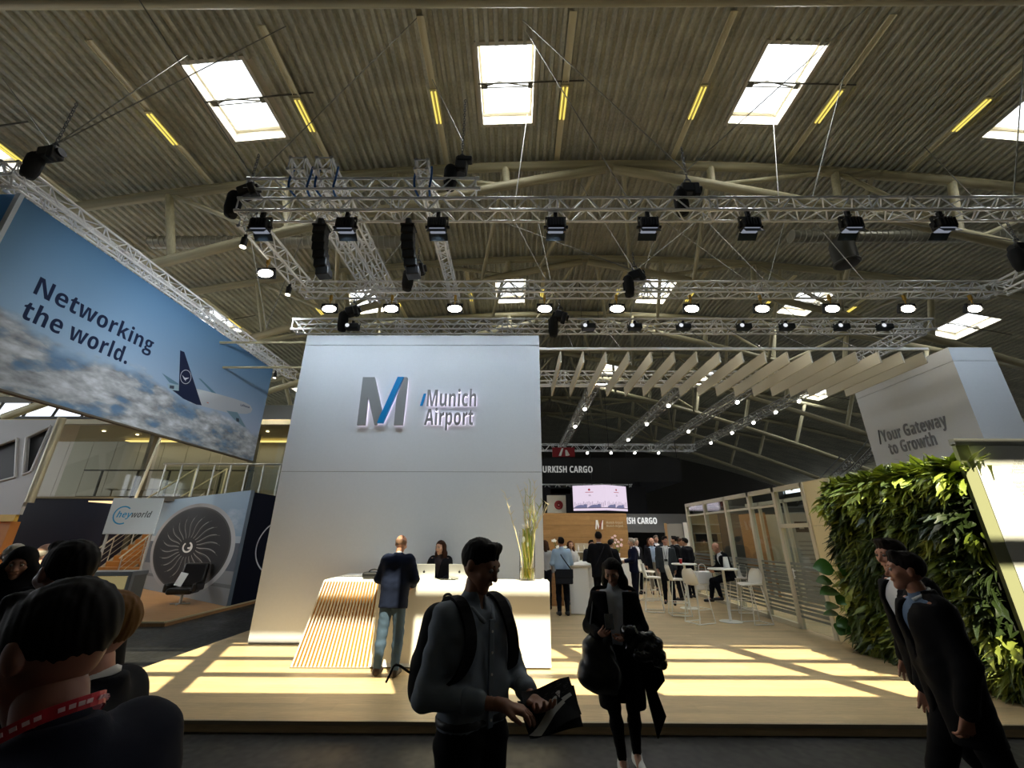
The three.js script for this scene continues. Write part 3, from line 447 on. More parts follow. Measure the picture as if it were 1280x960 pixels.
{ // gateway wall
  const t = thing('gateway_wall', 'tall white wall block with grey lettering at the right end of the fins', 'wall block', [0, 0, 0]);
  const x0 = 9.6, x1 = 10.55, z0 = -8.4, z1 = -11.1;
  part(t, 'side_panel', metric(span(x0, x0 + 0.02, 0, 5.5, z1, z0)), whiteMat); part(t, 'side_panel', metric(span(x0, x0 + 0.02, 5.51, 5.83, z1, z0)), whiteMat);
  part(t, 'front_panel', metric(span(x0, x1, 0, 5.5, z0, z0 + 0.02)), whiteMat); part(t, 'front_panel', metric(span(x0, x1, 5.51, 5.83, z0, z0 + 0.02)), whiteMat);
  part(t, 'core', span(x0 + 0.012, x1 - 0.01, 0, 5.82, z1, z0 + 0.01), M('#8e8e8c', 0.7));
  const w = thing('wall_lettering', 'grey two line raised lettering on the right wall block', 'lettering', [0, 0, 0]);
  const dark = M('#4c4d50', 0.5), paleLet = M('#808186', 0.6);
  const put = (s, z, y, cap, wd, m, n) => { const g = text(s, cap, wd, 0.012); g.rotateY(-Math.PI / 2); g.translate(x0 - 0.002, y, z); part(w, n, g, m); };
  put('Your Gateway', -10.68, 4.2, 0.215, 1.72, paleLet, 'word'); put('to Growth', -10.58, 3.85, 0.215, 1.25, paleLet, 'word'); put('/', -10.79, 4.16, 0.27, 0.1, dark, 'slash');
}
{ // white board on the end of the planted wall
  const b = thing('info_board', 'bright white board with small grey print beside the planted wall', 'board', [0, PF, 0]);
  const x0 = 6.16, x1 = 9.4, z = -5.62, tex = canvasTex(1024, 1024, (c, w, h) => {
    c.fillStyle = '#f4f4ef'; c.fillRect(0, 0, w, h); c.fillStyle = '#8e8e8a'; c.font = '14px sans-serif';
    ['From farm to table, from factory', 'to the final destination: freight', 'that moves through one', 'gateway in the heart', 'of Europe'].forEach((t, i) => c.fillText(t, 168 - i * 9, 78 + i * 13));
    c.font = '18px sans-serif'; ['Your Connection', 'to the World.', 'The Cargo Hub', 'for Munich and', 'the South'].forEach((t, i) => c.fillText(t, 126 + i * 7, 178 + i * 19));
  });
  const g = new THREE.PlaneGeometry(x1 - x0, 2.9).translate((x0 + x1) / 2, 1.49, z + 0.026); part(b, 'print', g, printed(tex, 0.35)); part(b, 'panel', rbox(x1 - x0, 2.95, 0.05, 0.008, (x0 + x1) / 2, 1.475, z), whiteLac);
  part(b, 'side_edge', span(x0 - 0.17, x0, 0, 2.97, z - 0.03, z + 0.02), M('#a3a682', 0.5));
  part(b, 'top_rail', span(x0 - 0.17, x1, 2.95, 3.04, z - 0.05, z + 0.03), M('#b3b4b0', 0.4, 0.3));
}
{ // planted wall
  const w = thing('living_wall', 'planted green wall of dense leaves behind the two men in dark suits', 'plant wall', [0, PF, 0]);
  const xw = 6.02, z0 = -5.66, z1 = -8.02, H = 2.62;
  part(w, 'backing_panel', span(xw, xw + 0.9, 0, H, z1, z0), M('#15190f', 0.9));
  for (let k = 0; k < 6; k++) part(w, 'planter_tray', span(xw - 0.07, xw, 0.25 + k * 0.46, 0.33 + k * 0.46, z1, z0), M('#1b1d17', 0.8));
  const leafGeo = (len, wid, bend, lobes) => { // a leaf along +z, blade in xz, folded along its midrib
    const n = 7, pos = [], idx = [];
    for (let i = 0; i <= n; i++) { const t = i / n, hw = wid * Math.pow(Math.sin(Math.PI * Math.min(0.98, 0.06 + t * 0.94)), 0.75) * (lobes ? 0.72 + 0.28 * Math.cos(t * Math.PI * 8) : 1), z = len * t, y = -bend * t * t; pos.push(-hw, y + hw * 0.22, z, 0, y, z, hw, y + hw * 0.22, z); }
    for (let i = 0; i < n; i++) { const a = i * 3; idx.push(a, a + 3, a + 1, a + 1, a + 3, a + 4, a + 1, a + 4, a + 2, a + 2, a + 4, a + 5); }
    const g = new THREE.BufferGeometry(); g.setAttribute('position', new THREE.Float32BufferAttribute(pos, 3)); g.setIndex(idx); g.computeVertexNormals(); return g;
  };
  const shapes = [leafGeo(0.3, 0.075, 0.1), leafGeo(0.34, 0.03, 0.15), leafGeo(0.22, 0.1, 0.05), leafGeo(0.38, 0.07, 0.2, true), leafGeo(0.17, 0.06, 0.04), leafGeo(0.42, 0.018, 0.16)];
  const lm = ['#57661f', '#384a1a', '#70802e', '#2c3b18', '#8f9a46', '#475a28', '#a3b348'].map((c) => M(c, 0.42, 0, { key: 'leaf', side: THREE.DoubleSide, transmission: 0.15, thickness: 0 }));  // the last green is a sunlit tone, used only on the upper leaves
  const species = (y, z) => { const a = vn(y * 2.3 + 7, z * 2.3, 11), b = vn(y * 2.3, z * 2.3 + 31, 17); return [Math.min(5, Math.floor(a * 7.0)), Math.min(5, Math.floor(b * 6.5))]; };
  const X = V(1, 0, 0), Y = V(0, 1, 0);
  const place = (face) => { // a leaf rooted on the side, on the top or on the near end, growing outwards and drooping
    const o = new THREE.Object3D(); let y, z, x, out;
    if (face === 0) { y = rr(0.04, H); z = rr(z1, z0); const fill = 0.12 + 0.16 * vn(y * 3, z * 3, 5); x = xw - rr(0.0, fill); out = V(-1, rr(-0.5, 0.55), rr(-0.75, 0.75)); }
    else if (face === 1) { y = H + rr(-0.05, 0.06); z = rr(z1, z0); x = xw + rr(-0.1, 0.3); out = V(rr(-1, 0.2), rr(0.5, 1.3), rr(-0.8, 0.8)); }
    else { y = rr(0.02, H); z = z1 - 0.0; x = xw + rr(-0.12, 0.2); out = V(rr(-1, -0.2), rr(-0.4, 0.5), rr(-1.0, -0.3)); }
    out.normalize(); const side = Y.clone().cross(out).normalize(), nrm = out.clone().cross(side);
    o.matrix.makeBasis(side, nrm, out); o.quaternion.setFromRotationMatrix(o.matrix); o.rotateZ(rr(-0.6, 0.6)); o.rotateX(rr(-0.1, 0.5)); o.position.set(x, y, z); o.scale.setScalar(rr(0.45, 0.95)); const sp = species(y, z + (face === 2 ? 9 : 0)); if (y > 2.0 + 0.5 * vn(z * 4, 3, 9) && rnd() < 0.65) { sp[1] = 6; sp[0] = sp[0] % 2 ? 3 : 0; } return [o, sp];  // many upper leaves take the lightest green: sunlight put into the leaf colour
  };
  for (let k = 0; k < 300; k++) { // the largest leaves, one by one
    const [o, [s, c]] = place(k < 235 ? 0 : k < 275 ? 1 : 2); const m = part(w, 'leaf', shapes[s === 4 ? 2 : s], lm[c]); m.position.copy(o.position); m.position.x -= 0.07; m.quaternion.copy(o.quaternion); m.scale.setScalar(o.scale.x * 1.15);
  }
  const lists = {};
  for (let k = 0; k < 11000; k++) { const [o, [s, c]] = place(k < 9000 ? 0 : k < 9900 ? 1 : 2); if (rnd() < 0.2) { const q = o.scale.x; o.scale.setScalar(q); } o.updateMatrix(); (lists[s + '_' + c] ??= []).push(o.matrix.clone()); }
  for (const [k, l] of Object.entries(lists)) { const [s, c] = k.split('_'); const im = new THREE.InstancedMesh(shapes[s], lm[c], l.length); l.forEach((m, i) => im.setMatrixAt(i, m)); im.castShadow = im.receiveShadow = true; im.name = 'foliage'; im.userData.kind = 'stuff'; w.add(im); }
  // one large monstera plant at the low end
  const mon = thing('potted_plant', 'plant with big round glossy leaves at the low far corner of the planted wall', 'plant', [5.92, PF, -8.12]);
  const big = leafGeo(0.24, 0.13, 0.06, false), bm = M('#35601f', 0.35, 0, { key: 'leaf2', side: THREE.DoubleSide });
  part(mon, 'pot', new THREE.LatheGeometry([[0, 0], [0.1, 0], [0.13, 0.2], [0.12, 0.2], [0.1, 0.17], [0, 0.17]].map(([a, b]) => new THREE.Vector2(a, b)), 16), M('#2c2a26', 0.7));
  for (let k = 0; k < 16; k++) { const y = 0.2 + k * 0.075, a = 2.6 + rr(-1.3, 1.3), e = V(Math.cos(a) * 0.3, y, Math.sin(a) * 0.16); part(mon, 'stem', path([[0, 0.16, 0], [e.x * 0.3, y * 0.6 + 0.1, e.z * 0.4], [e.x, e.y, e.z]], 0.007, 10, 5), M('#5d7a35', 0.6)); const m = part(mon, 'leaf', big, bm); m.position.copy(e); m.rotation.set(rr(0.3, 1.1), Math.atan2(e.x, e.z) + rr(-0.6, 0.6), 0); m.scale.setScalar(rr(0.8, 1.25)); }
}
{ // meeting room with a glazed front beside the planted wall
  const xm = 5.93, frame = M('#cfc8b2', 0.5), top = 2.93;
  const m = thing('meeting_room', 'cream framed glass meeting room front along the right side of the stand', 'glass partition', [0, PF, 0]);
  const posts = [-8.74, -9.75, -10.85, -12.1, -13.45, -14.85], T = top - PF;
  part(m, 'wall_panel', metric(span(xm - 0.02, xm + 0.1, 0, 1.98, -8.7, -7.98)), M('#ded1a8', 0.6)); part(m, 'wall_panel', metric(span(xm - 0.02, xm + 0.1, 1.99, T, -8.7, -7.98)), M('#ded1a8', 0.6));
  posts.forEach((z) => part(m, 'post', span(xm - 0.05, xm + 0.05, 0, T, z - 0.045, z + 0.045), frame));
  part(m, 'top_rail', span(xm - 0.05, xm + 0.05, T - 0.1, T, posts[5], posts[0]), frame); part(m, 'bottom_rail', span(xm - 0.05, xm + 0.05, 0, 0.09, posts[5], posts[1]), frame);
  part(m, 'door_header', span(xm - 0.05, xm + 0.05, 1.96, 2.04, posts[1], posts[0]), frame);
  const glassM = M('#f4f8f4', 0.03, 0, { key: 'pane2', transmission: 1, thickness: 0, ior: 1.5 });
  for (let k = 0; k < 5; k++) { part(m, 'pane', span(xm - 0.006, xm + 0.006, k ? 0.09 : 2.04, T - 0.1, posts[k + 1] + 0.045, posts[k] - 0.045), glassM); if (k) part(m, 'transom', span(xm - 0.03, xm + 0.03, 2.42, 2.47, posts[k + 1], posts[k]), frame); }
  const door = part(m, 'door', span(xm - 0.008, xm + 0.008, 0.02, 1.95, posts[1] + 0.06, posts[0] - 0.06), glassM); part(door, 'handle', merge([tube([xm - 0.05, 0.95, posts[1] + 0.16], [xm - 0.05, 1.15, posts[1] + 0.16], 0.012, 8), tube([xm, 1.0, posts[1] + 0.16], [xm - 0.05, 1.0, posts[1] + 0.16], 0.008, 6), tube([xm, 1.1, posts[1] + 0.16], [xm - 0.05, 1.1, posts[1] + 0.16], 0.008, 6)]), aluMat);
  const frost = M('#8d918a', 0.6, 0, { key: 'frost', transmission: 0.3, thickness: 0 });
  for (let k = 0; k < 5; k++) for (let j = 0; j < 13; j++) { const h = 0.04 + 0.035 * lattice(j, k, 3), y = 0.22 + j * 0.083; part(m, 'frosted_stripe', span(xm - 0.014, xm - 0.009, y, y + h, posts[k + 1] + 0.06, posts[k] - 0.06), frost); }
  for (const z of posts.slice(0, 5)) part(m, 'rear_post', span(xm + 2.0, xm + 2.08, 0, T, z - 0.06 - 0.6, z + 0.02 - 0.6), frame); part(m, 'rear_rail', span(xm + 2.0, xm + 2.08, T - 0.1, T, posts[5], posts[0]), frame);
  part(m, 'end_wall', span(xm + 0.05, xm + 2.1, 0, T, -8.0, -7.96), M('#c9c0a4', 0.6));
  // what stands behind the glass
  const bw = thing('wood_partition', 'tan wooden partition seen through the glass front of the meeting room', 'partition', [0, PF, 0]); part(bw, 'board', metric(span(8.35, 8.42, 0, 2.55, -16.2, -14.6)), oakMat); part(bw, 'board', metric(span(8.2, 8.27, 0, 2.5, -12.2, -11.6)), oakMat);
  const poster = canvasTex(256, 512, (c, w, h) => { c.fillStyle = '#c9cdbd'; c.fillRect(0, 0, w, h); c.fillStyle = '#4b5148'; c.font = 'bold 84px sans-serif'; c.fillText('M', 90, 130); });
  const pz = thing('poster', 'pale green poster with a dark capital M behind the glass', 'poster', [9.15, PF, -14.9], -0.5); part(pz, 'board', rbox(1.3, 2.4, 0.04, 0.01, 0, 1.3, 0), M('#c9cdbd', 0.6)); part(pz, 'print', new THREE.PlaneGeometry(1.28, 2.38).translate(0, 1.3, 0.022), printed(poster));
  const p2 = canvasTex(512, 512, (c, w, h) => { c.fillStyle = '#9c9c94'; c.fillRect(0, 0, w, h); c.fillStyle = '#2c2d2d'; c.font = 'bold 60px sans-serif'; c.fillText('c.lamet', 150, 110); c.fillRect(60, 52, 66, 66); c.fillStyle = '#9c9c94'; c.fillRect(80, 72, 26, 26); c.fillStyle = '#7c7c76'; for (let k = 0; k < 12; k++) c.fillRect(60, 170 + k * 26, 300 + 60 * lattice(k, 2, 2), 8); });
  const g2 = thing('display_wall', 'grey display wall with dark print behind the glass front', 'display wall', [9.6, PF, -13.2], -0.62); part(g2, 'panel', rbox(2.6, 2.5, 0.08, 0.01, 0, 1.25, 0), M('#9c9c94', 0.6)); part(g2, 'print', new THREE.PlaneGeometry(2.56, 2.46).translate(0, 1.25, 0.042), printed(p2));
  const p3 = thing('poster', 'small white poster behind the glass near the door', 'poster', [9.0, PF, -11.2], -0.6); part(p3, 'board', rbox(0.7, 1.0, 0.03, 0.01, 0, 1.75, 0), M('#d6d4c9', 0.6)); part(p3, 'foot', span(-0.03, 0.03, 0, 1.3, -0.03, 0), aluMat);
  const dk = thing('dark_sofa', 'dark low seating seen through the glass door', 'sofa', [8.2, PF, -10.4]); part(dk, 'seat', rbox(1.8, 0.45, 0.8, 0.08, 0, 0.225, 0), blackMat); part(dk, 'backrest', rbox(1.8, 0.7, 0.2, 0.08, 0, 0.6, -0.35), blackMat);
}
// ---------------------------------------------------------------- furniture on the stand
{
  const wire = M('#e4e2da', 0.4, 0.1);
  const s = thing('bar_stool', '', 'bar stool', [0, PF, 0], 0, 'white wire bar stools');
  const shell = (() => { // moulded seat and back in one shell
    const n = 14, m = 10, pos = [], idx = [], prof = (t) => t < 0.55 ? [0.22 - 0.38 * (t / 0.55), 0.76 + 0.012 * Math.sin(t * 5)] : [-0.16 - 0.07 * Math.sin((t - 0.55) / 0.45 * 1.4), 0.765 + (t - 0.55) / 0.45 * 0.33];
    for (const off of [0, 0.018]) for (let i = 0; i <= n; i++) { const t = i / n, [z, y] = prof(t), hw = 0.215 * (t < 0.1 ? 0.8 + 2 * t : t > 0.62 ? Math.sqrt(1 - 0.8 * ((t - 0.62) / 0.38) ** 3) : 1); for (let j = 0; j <= m; j++) { const u = j / m * 2 - 1, c = u * u * 0.05; pos.push(u * hw, y + (t < 0.55 ? c * 0.6 - off : c * 0.2), z + (t >= 0.55 ? c * 1.3 - off : 0)); } }
    const row = m + 1, L = (n + 1) * row;
    for (let i = 0; i < n; i++) for (let j = 0; j < m; j++) { const a = i * row + j; idx.push(a, a + 1, a + row, a + 1, a + row + 1, a + row, L + a, L + a + row, L + a + 1, L + a + 1, L + a + row, L + a + row + 1); }
    const rim = (a, b) => idx.push(a, L + a, b, b, L + a, L + b); for (let i = 0; i < n; i++) { rim(i * row, (i + 1) * row); rim((i + 1) * row + m, i * row + m); } for (let j = 0; j < m; j++) { rim(j + 1, j); rim(n * row + j, n * row + j + 1); }
    const g = new THREE.BufferGeometry(); g.setAttribute('position', new THREE.Float32BufferAttribute(pos, 3)); g.setIndex(idx); g.computeVertexNormals(); return g;
  })();
  part(s, 'seat_shell', shell, M('#e6e2d6', 0.45, 0, { key: 'shell', side: THREE.DoubleSide }));
  for (const x of [-1, 1]) { for (const z of [-1, 1]) part(s, 'leg', tube([x * 0.15, 0.75, z * 0.13 + 0.0], [x * 0.21, 0.012, z * 0.23], 0.011, 6), wire); part(s, 'skid', tube([x * 0.21, 0.012, -0.23], [x * 0.21, 0.012, 0.23], 0.011, 6), wire); }
  part(s, 'footrest', merge([tube([-0.19, 0.28, 0.18], [0.19, 0.28, 0.18], 0.01, 6), tube([-0.19, 0.28, 0.18], [-0.19, 0.28, -0.18], 0.008, 6), tube([0.19, 0.28, 0.18], [0.19, 0.28, -0.18], 0.008, 6), tube([-0.21, 0.012, -0.23], [0.21, 0.012, -0.23], 0.01, 6)]), wire);
  const spots = [[4.08, -10.35, 2.0, 'white wire bar stool nearest the middle, turned to the front bar table'], [5.3, -10.3, -1.75, 'white wire bar stool on the right of the front bar table'], [4.0, -11.3, 1.7, 'white wire bar stool half hidden behind the nearest stool'], [3.98, -13.75, 2.2, 'white bar stool in front of the group of standing men'], [5.75, -11.75, -1.6, 'white wire bar stool under the seated bald man'], [3.55, -11.8, 1.9, 'white wire bar stool behind the other stools at the middle table']];
  spots.forEach(([x, z, a, l], k) => { const o = k ? dup(s, l) : s; o.userData.label = l; o.position.set(x, PF, z); o.rotation.y = a; });
  const t = thing('bar_table', '', 'bar table', [0, PF, 0], 0, 'white round bar tables');
  part(t, 'base', new THREE.LatheGeometry([[0, 0], [0.24, 0], [0.24, 0.008], [0.03, 0.02], [0, 0.02]].map(([a, b]) => new THREE.Vector2(a, b)), 32), wire); part(t, 'column', tube([0, 0.015, 0], [0, 1.07, 0], 0.03, 14), wire); part(t, 'tabletop', new THREE.LatheGeometry([[0, 1.06], [0.32, 1.06], [0.33, 1.07], [0.33, 1.08], [0.32, 1.088], [0, 1.088]].map(([a, b]) => new THREE.Vector2(a, b)), 36), whiteLac);
  [[4.82, -10.5, 'white round bar table nearest the camera, between two stools'], [4.62, -12.3, 'white round bar table with a red object on it'], [3.2, -14.1, 'white round bar table behind the grey haired man']].forEach(([x, z, l], k) => { const o = k ? dup(t, l) : t; o.userData.label = l; o.position.set(x, PF, z); });
  const c = thing('cup', 'red drinking cup on the middle bar table', 'cup', [4.5, PF + 1.088, -12.2]); part(c, 'body', new THREE.LatheGeometry([[0, 0], [0.032, 0], [0.042, 0.12], [0.036, 0.12], [0.028, 0.01], [0, 0.01]].map(([a, b]) => new THREE.Vector2(a, b)), 20), M('#b5201c', 0.5)); part(c, 'lid', tube([0, 0.12, 0], [0, 0.128, 0], 0.044, 20), M('#f0efe9', 0.5));
  const k2 = thing('menu_card', 'white folded card standing on the front bar table', 'card', [4.98, PF + 1.088, -10.62], 0.4); part(k2, 'face', box(0.14, 0.24, 0.004, 0, 0.119, 0.03).rotateX(-0.12), whiteLac); part(k2, 'face', box(0.14, 0.24, 0.004, 0, 0.119, -0.03).rotateX(0.12), whiteLac);
  const bx = thing('white_bag', 'white carrier bag hanging beside the middle bar table', 'bag', [5.05, PF + 0.42, -12.2], 0.3); part(bx, 'body', rbox(0.5, 0.46, 0.16, 0.04, 0, 0.26, 0), whiteLac); part(bx, 'handle', path([[-0.12, 0.47, 0], [-0.08, 0.64, 0], [0.08, 0.64, 0], [0.12, 0.47, 0]], 0.01, 14, 6), whiteLac);
}
{ // curved white counter and the wooden wall behind it
  const c = thing('white_counter', 'tall white counter beside the man in the light blue shirt', 'counter', [1.68, PF, -11.5], -0.35);
  part(c, 'body', rbox(0.5, 1.07, 1.5, 0.03, 0, 0.535, -0.5), whiteLac); part(c, 'top', rbox(0.6, 0.035, 1.6, 0.012, 0, 1.088, -0.5), whiteLac); part(c, 'plinth', span(-0.23, 0.23, 0, 0.03, -1.2, 0.23), M('#77746c', 0.5));
  const c2 = thing('wood_counter', 'wooden counter end just right of the reception desk', 'counter', [1.0, PF, -12.6]); part(c2, 'front', metric(span(-0.45, 0.35, 0, 1.0, -0.3, 0)), oakMat); part(c2, 'top', span(-0.48, 0.38, 1.0, 1.035, -0.34, 0.03), whiteLac);
  const w = thing('wood_wall', 'wood panelled wall with small white letter M sign at the back of the stand', 'wood wall', [0, PF, -16.3]);
  for (let k = 0; k < 6; k++) part(w, 'plank', metric(span(0.4, 4.2, 0.02 + k * 0.43, 0.02 + k * 0.43 + 0.422, -0.06, 0)), M('#d8c0a4', 0.6, 0, { key: 'wallwood', specularIntensity: 0.4, map: rep(plankTex, 0.3, 0.6) }));
  part(w, 'core', span(0.42, 4.18, 0, 2.58, -1.2, -0.05), M('#6d5436', 0.7));
  const s = thing('wall_sign', 'small white letter M sign with two lines on the wooden wall', 'sign', [3.0, PF + 2.02, -16.29]); const X = (a) => (a - 115) * 0.00072, Y = (b) => (548 - b) * 0.00082;
  part(s, 'letter_stroke', poly([[115, 548], [165, 150], [262, 150], [322, 425], [276, 545], [206, 310], [180, 548]].map(([a, b]) => [X(a), Y(b)]), 0.03), whiteLac); part(s, 'letter_stroke', poly([[425, 548], [495, 548], [540, 158], [512, 150], [447, 315]].map(([a, b]) => [X(a), Y(b)]), 0.03), whiteLac); part(s, 'slash', poly([[285, 532], [330, 532], [505, 150], [458, 150]].map(([a, b]) => [X(a), Y(b)]), 0.04), M('#8c2f28', 0.5));
  for (const y of [0.08, 0.2]) part(s, 'line', text('Munich Airport', 0.06, 0.62, 0.01, fontR).translate(0.42, y, 0), M('#d9c7a5', 0.5));
  const t = thing('bottle_rack', 'white lit shelf with small bottles behind the counter', 'shelf', [2.55, PF, -15.2]); part(t, 'cabinet', rbox(0.9, 1.0, 0.4, 0.02, 0, 0.5, 0), whiteLac); part(t, 'back_panel', span(-0.45, 0.45, 1.0, 1.55, -0.2, -0.17), M('#b8ab90', 0.6)); part(t, 'shelf_board', span(-0.45, 0.45, 1.26, 1.28, -0.18, 0.1), whiteLac);
  const b = new THREE.LatheGeometry([[0, 0], [0.03, 0], [0.03, 0.13], [0.012, 0.17], [0.012, 0.21], [0, 0.21]].map(([a, q]) => new THREE.Vector2(a, q)), 12);
  for (let k = 0; k < 10; k++) { const o = single('bottle', b, M(['#d9d4c4', '#c8b9a0', '#e4e2da'][k % 3], 0.3), `small pale bottle on the lit shelf, ${ord[k]} of the row from the left`, 'bottle', 'bottles on the lit shelf'); o.position.set(2.55 - 0.38 + (k % 5) * 0.19, PF + (k < 5 ? 1.005 : 1.285), -15.15); }
  // flowers on the counters
  for (const [x, y, z, l, col] of [[1.25, 1.035, -12.75, 'white orchid arrangement above the wooden counter', '#f1eedd'], [3.45, 1.09, -14.95, 'pink and white flower arrangement on the far counter', '#e9c9c9']]) {
    const f = thing('flower_arrangement', l, 'flowers', [x, PF + y, z]); part(f, 'pot', new THREE.LatheGeometry([[0, 0], [0.06, 0], [0.08, 0.16], [0.07, 0.16], [0, 0.14]].map(([a, q]) => new THREE.Vector2(a, q)), 14), whiteLac);
    for (let k = 0; k < 9; k++) { const a = k * 2.4, e = [Math.cos(a) * rr(0.05, 0.22), rr(0.35, 0.72), Math.sin(a) * 0.15]; part(f, 'stem', path([[0, 0.12, 0], [e[0] * 0.4, e[1] * 0.6, e[2] * 0.4], e], 0.006, 8, 5), M('#4f6a2c', 0.7)); const p = []; for (let q = 0; q < 5; q++) p.push(new THREE.SphereGeometry(0.03, 7, 5).scale(1, 0.5, 0.6).translate(0.03, 0, 0).rotateY(q * 1.257).rotateX(0.8)); part(f, 'blossom', merge(p).translate(...e), M(col, 0.6)); }
  }
  const fc = thing('back_counter', 'low white counter under the pink flowers', 'counter', [3.45, PF, -15]); part(fc, 'body', rbox(1.0, 1.06, 0.4, 0.02, 0, 0.53, 0), whiteLac); part(fc, 'top', rbox(1.06, 0.03, 0.46, 0.01, 0, 1.075, 0), whiteLac);
}
{ // stands farther back
  const g = thing('cargo_stand', 'grey stand wall with white capital lettering over a dark opening', 'stand wall', [0, 0, -20]); const grey = M('#77797a', 0.7);
  part(g, 'wall', merge([span(4.4, 5.05, 0, 2.86, -0.3, 0), span(5.05, 6.9, 2.05, 2.86, -0.3, 0), span(6.9, 8.1, 0, 2.86, -0.3, 0)]), grey); part(g, 'opening', span(5.05, 6.9, 0, 2.05, -1.6, -1.5), M('#0c0c0d', 0.9)); part(g, 'side_wall', merge([span(4.95, 5.05, 0, 2.5, -1.6, -0.3), span(6.9, 7, 0, 2.5, -1.6, -0.3)]), M('#1a1a1b', 0.8));
  part(g, 'lettering', text('ISH CARGO', 0.2, 1.4, 0.02).translate(5.12, 2.42, 0.0), glow('#f2f2f0', 0.9));
  const b = thing('hanging_sign', 'black hanging ring sign with pale capital lettering', 'hanging sign', [0, 0, -24]); const blk = M('#141517', 0.6);
  part(b, 'front_panel', span(-2, 9.55, 4.8, 6.15, -0.1, 0), blk); part(b, 'side_panel', span(9.45, 9.55, 4.8, 6.15, -8, -0.1), blk); part(b, 'rear_panel', span(-2, 9.5, 4.6, 6.15, -8.1, -8), M('#1b1b21', 0.6));
  part(b, 'lettering', text('URKISH CARGO', 0.27, 2.85, 0.02).translate(1.62, 5.3, 0.0), glow('#d9dad6', 0.45)); part(b, 'emblem', merge([span(2.2, 3.5, 6.2, 6.75, -0.08, 0), span(2.2, 3.4, 4.3, 4.6, -2.08, -2)]), M('#8c1420', 0.5), { label: 'red panel' }); part(b, 'white_mark', merge([poly([[2.55, 6.25], [2.75, 6.7], [2.85, 6.7], [2.7, 6.25]], 0.02), poly([[2.95, 6.25], [2.95, 6.6], [3.05, 6.6], [3.2, 6.3], [3.1, 6.25]], 0.02)]), whiteLac);
  const lb = thing('hanging_sign', 'dark blue black lower hanging panel behind the cube screen', 'hanging sign', [0, 0, -26]); part(lb, 'panel', span(-2, 8.0, 3.05, 4.7, -0.1, 0), M('#17171c', 0.7)); part(lb, 'hanger', merge([tube([0.5, 4.7, -0.05], [0.5, 7.05, -0.1], 0.02, 6), tube([7, 4.7, -0.05], [7, 7.05, -0.1], 0.02, 6)]), blk); part(b, 'hanger', merge([tube([0, 6.1, -0.05], [0, 14.6, -0.05], 0.015, 6), tube([9.4, 6.1, -0.05], [9.4, 14.6, -0.05], 0.015, 6)]), blk); part(lb, 'rim', span(-2, 8.0, 3.0, 3.05, -0.12, 0.02), blk);
  const scr = (w) => canvasTex(512, 400, (c, W, Hh) => { c.fillStyle = '#eddcf0'; c.fillRect(0, 0, W, Hh); c.fillStyle = '#a8293a'; c.beginPath(); c.arc(W / 2, 70, 17, 0, 7); c.fill(); c.fillRect(W / 2 - 62, 106, 124, 8); c.font = 'bold 38px sans-serif'; c.fillStyle = '#6b5468'; c.fillText('LL', W / 2 - 14, 172); c.fillStyle = '#8f7d97'; for (let k = 0; k < 18; k++) { c.globalAlpha = 0.45; c.fillRect(20 + k * 27, 290 - 40 * lattice(k, 1, w), 14, 70); } c.globalAlpha = 1; c.fillStyle = '#6d6f94'; for (const x of [120, 330]) { c.beginPath(); c.moveTo(x - 110, 350); c.quadraticCurveTo(x, 270, x + 100, 345); c.lineTo(x + 60, 360); c.fill(); c.fillRect(x + 40, 300, 50, 60); } c.fillStyle = '#594f63'; c.fillRect(0, 352, W, 12); });
  const q = thing('cube_screen', 'cube shaped screen with pale pink pictures hanging above the wooden wall', 'screen', [4.08, 3.5, -19]);
  const face = (w, tex) => new THREE.MeshPhysicalMaterial({ color: '#080808', roughness: 0.5, emissive: '#ffffff', emissiveMap: tex, emissiveIntensity: 0.85 });
  const fA = part(q, 'screen_face', new THREE.PlaneGeometry(1.5, 1.1), face(1.5, scr(3))); fA.position.set(-0.71, 0.0, -0.24); fA.rotation.y = -0.32; const fB = part(q, 'screen_face', new THREE.PlaneGeometry(1.3, 1.1), face(1.3, scr(5))); fB.position.set(0.54, 0, -0.36); fB.rotation.y = 0.58;
  part(q, 'housing', (() => { const s = new THREE.Shape([[-1.42, 0.46], [0, 0], [1.08, 0.72], [-0.2, 1.3]].map(([a, b]) => new THREE.Vector2(a, b))); return new THREE.ExtrudeGeometry(s, { depth: 1.12, bevelEnabled: false }).rotateX(-Math.PI / 2).translate(0, -0.56, -0.02); })(), blackMat);
  part(q, 'hanger', merge([tube([-0.5, 0.5, -0.6], [-0.5, 11.66, -0.6], 0.012, 6), tube([0.4, 0.5, -0.6], [0.4, 11.66, -0.6], 0.012, 6)]), blackMat);
  const sl = new THREE.RectAreaLight(new THREE.Color(1, 0.9, 1), 1.0, 2.4, 1.0); sl.position.set(4.08, 3.5, -18.85); sl.lookAt(4.08, 3, -10); scene.add(sl);
  const pn = thing('round_mark_sign', 'white sign with a red round mark left of the cube screen', 'sign', [2.0, 2.72, -20.5]); part(pn, 'panel', rbox(0.9, 1.0, 0.06, 0.01, 0, 0.5, 0), M('#cfcbbd', 0.6)); part(pn, 'mark', merge([new THREE.TorusGeometry(0.16, 0.05, 8, 20), new THREE.TorusGeometry(0.07, 0.04, 8, 16)]).translate(0.1, 0.55, 0.03), M('#9a2a2a', 0.5)); part(pn, 'post', span(-0.04, 0.04, -2.72, 0, -0.04, 0.02), greyPost());
  function greyPost() { return M('#5a5a58', 0.6); }
  const lw = thing('pale_wall', 'pale beige wall left of the white panel above the wooden wall', 'stand wall', [0.9, 0, -22]); part(lw, 'panel', span(-0.9, 0.5, 0, 3.9, -0.1, 0), M('#9d978a', 0.7)); part(lw, 'cap', span(-0.92, 0.52, 3.9, 3.96, -0.12, 0.02), M('#7b766b', 0.7));
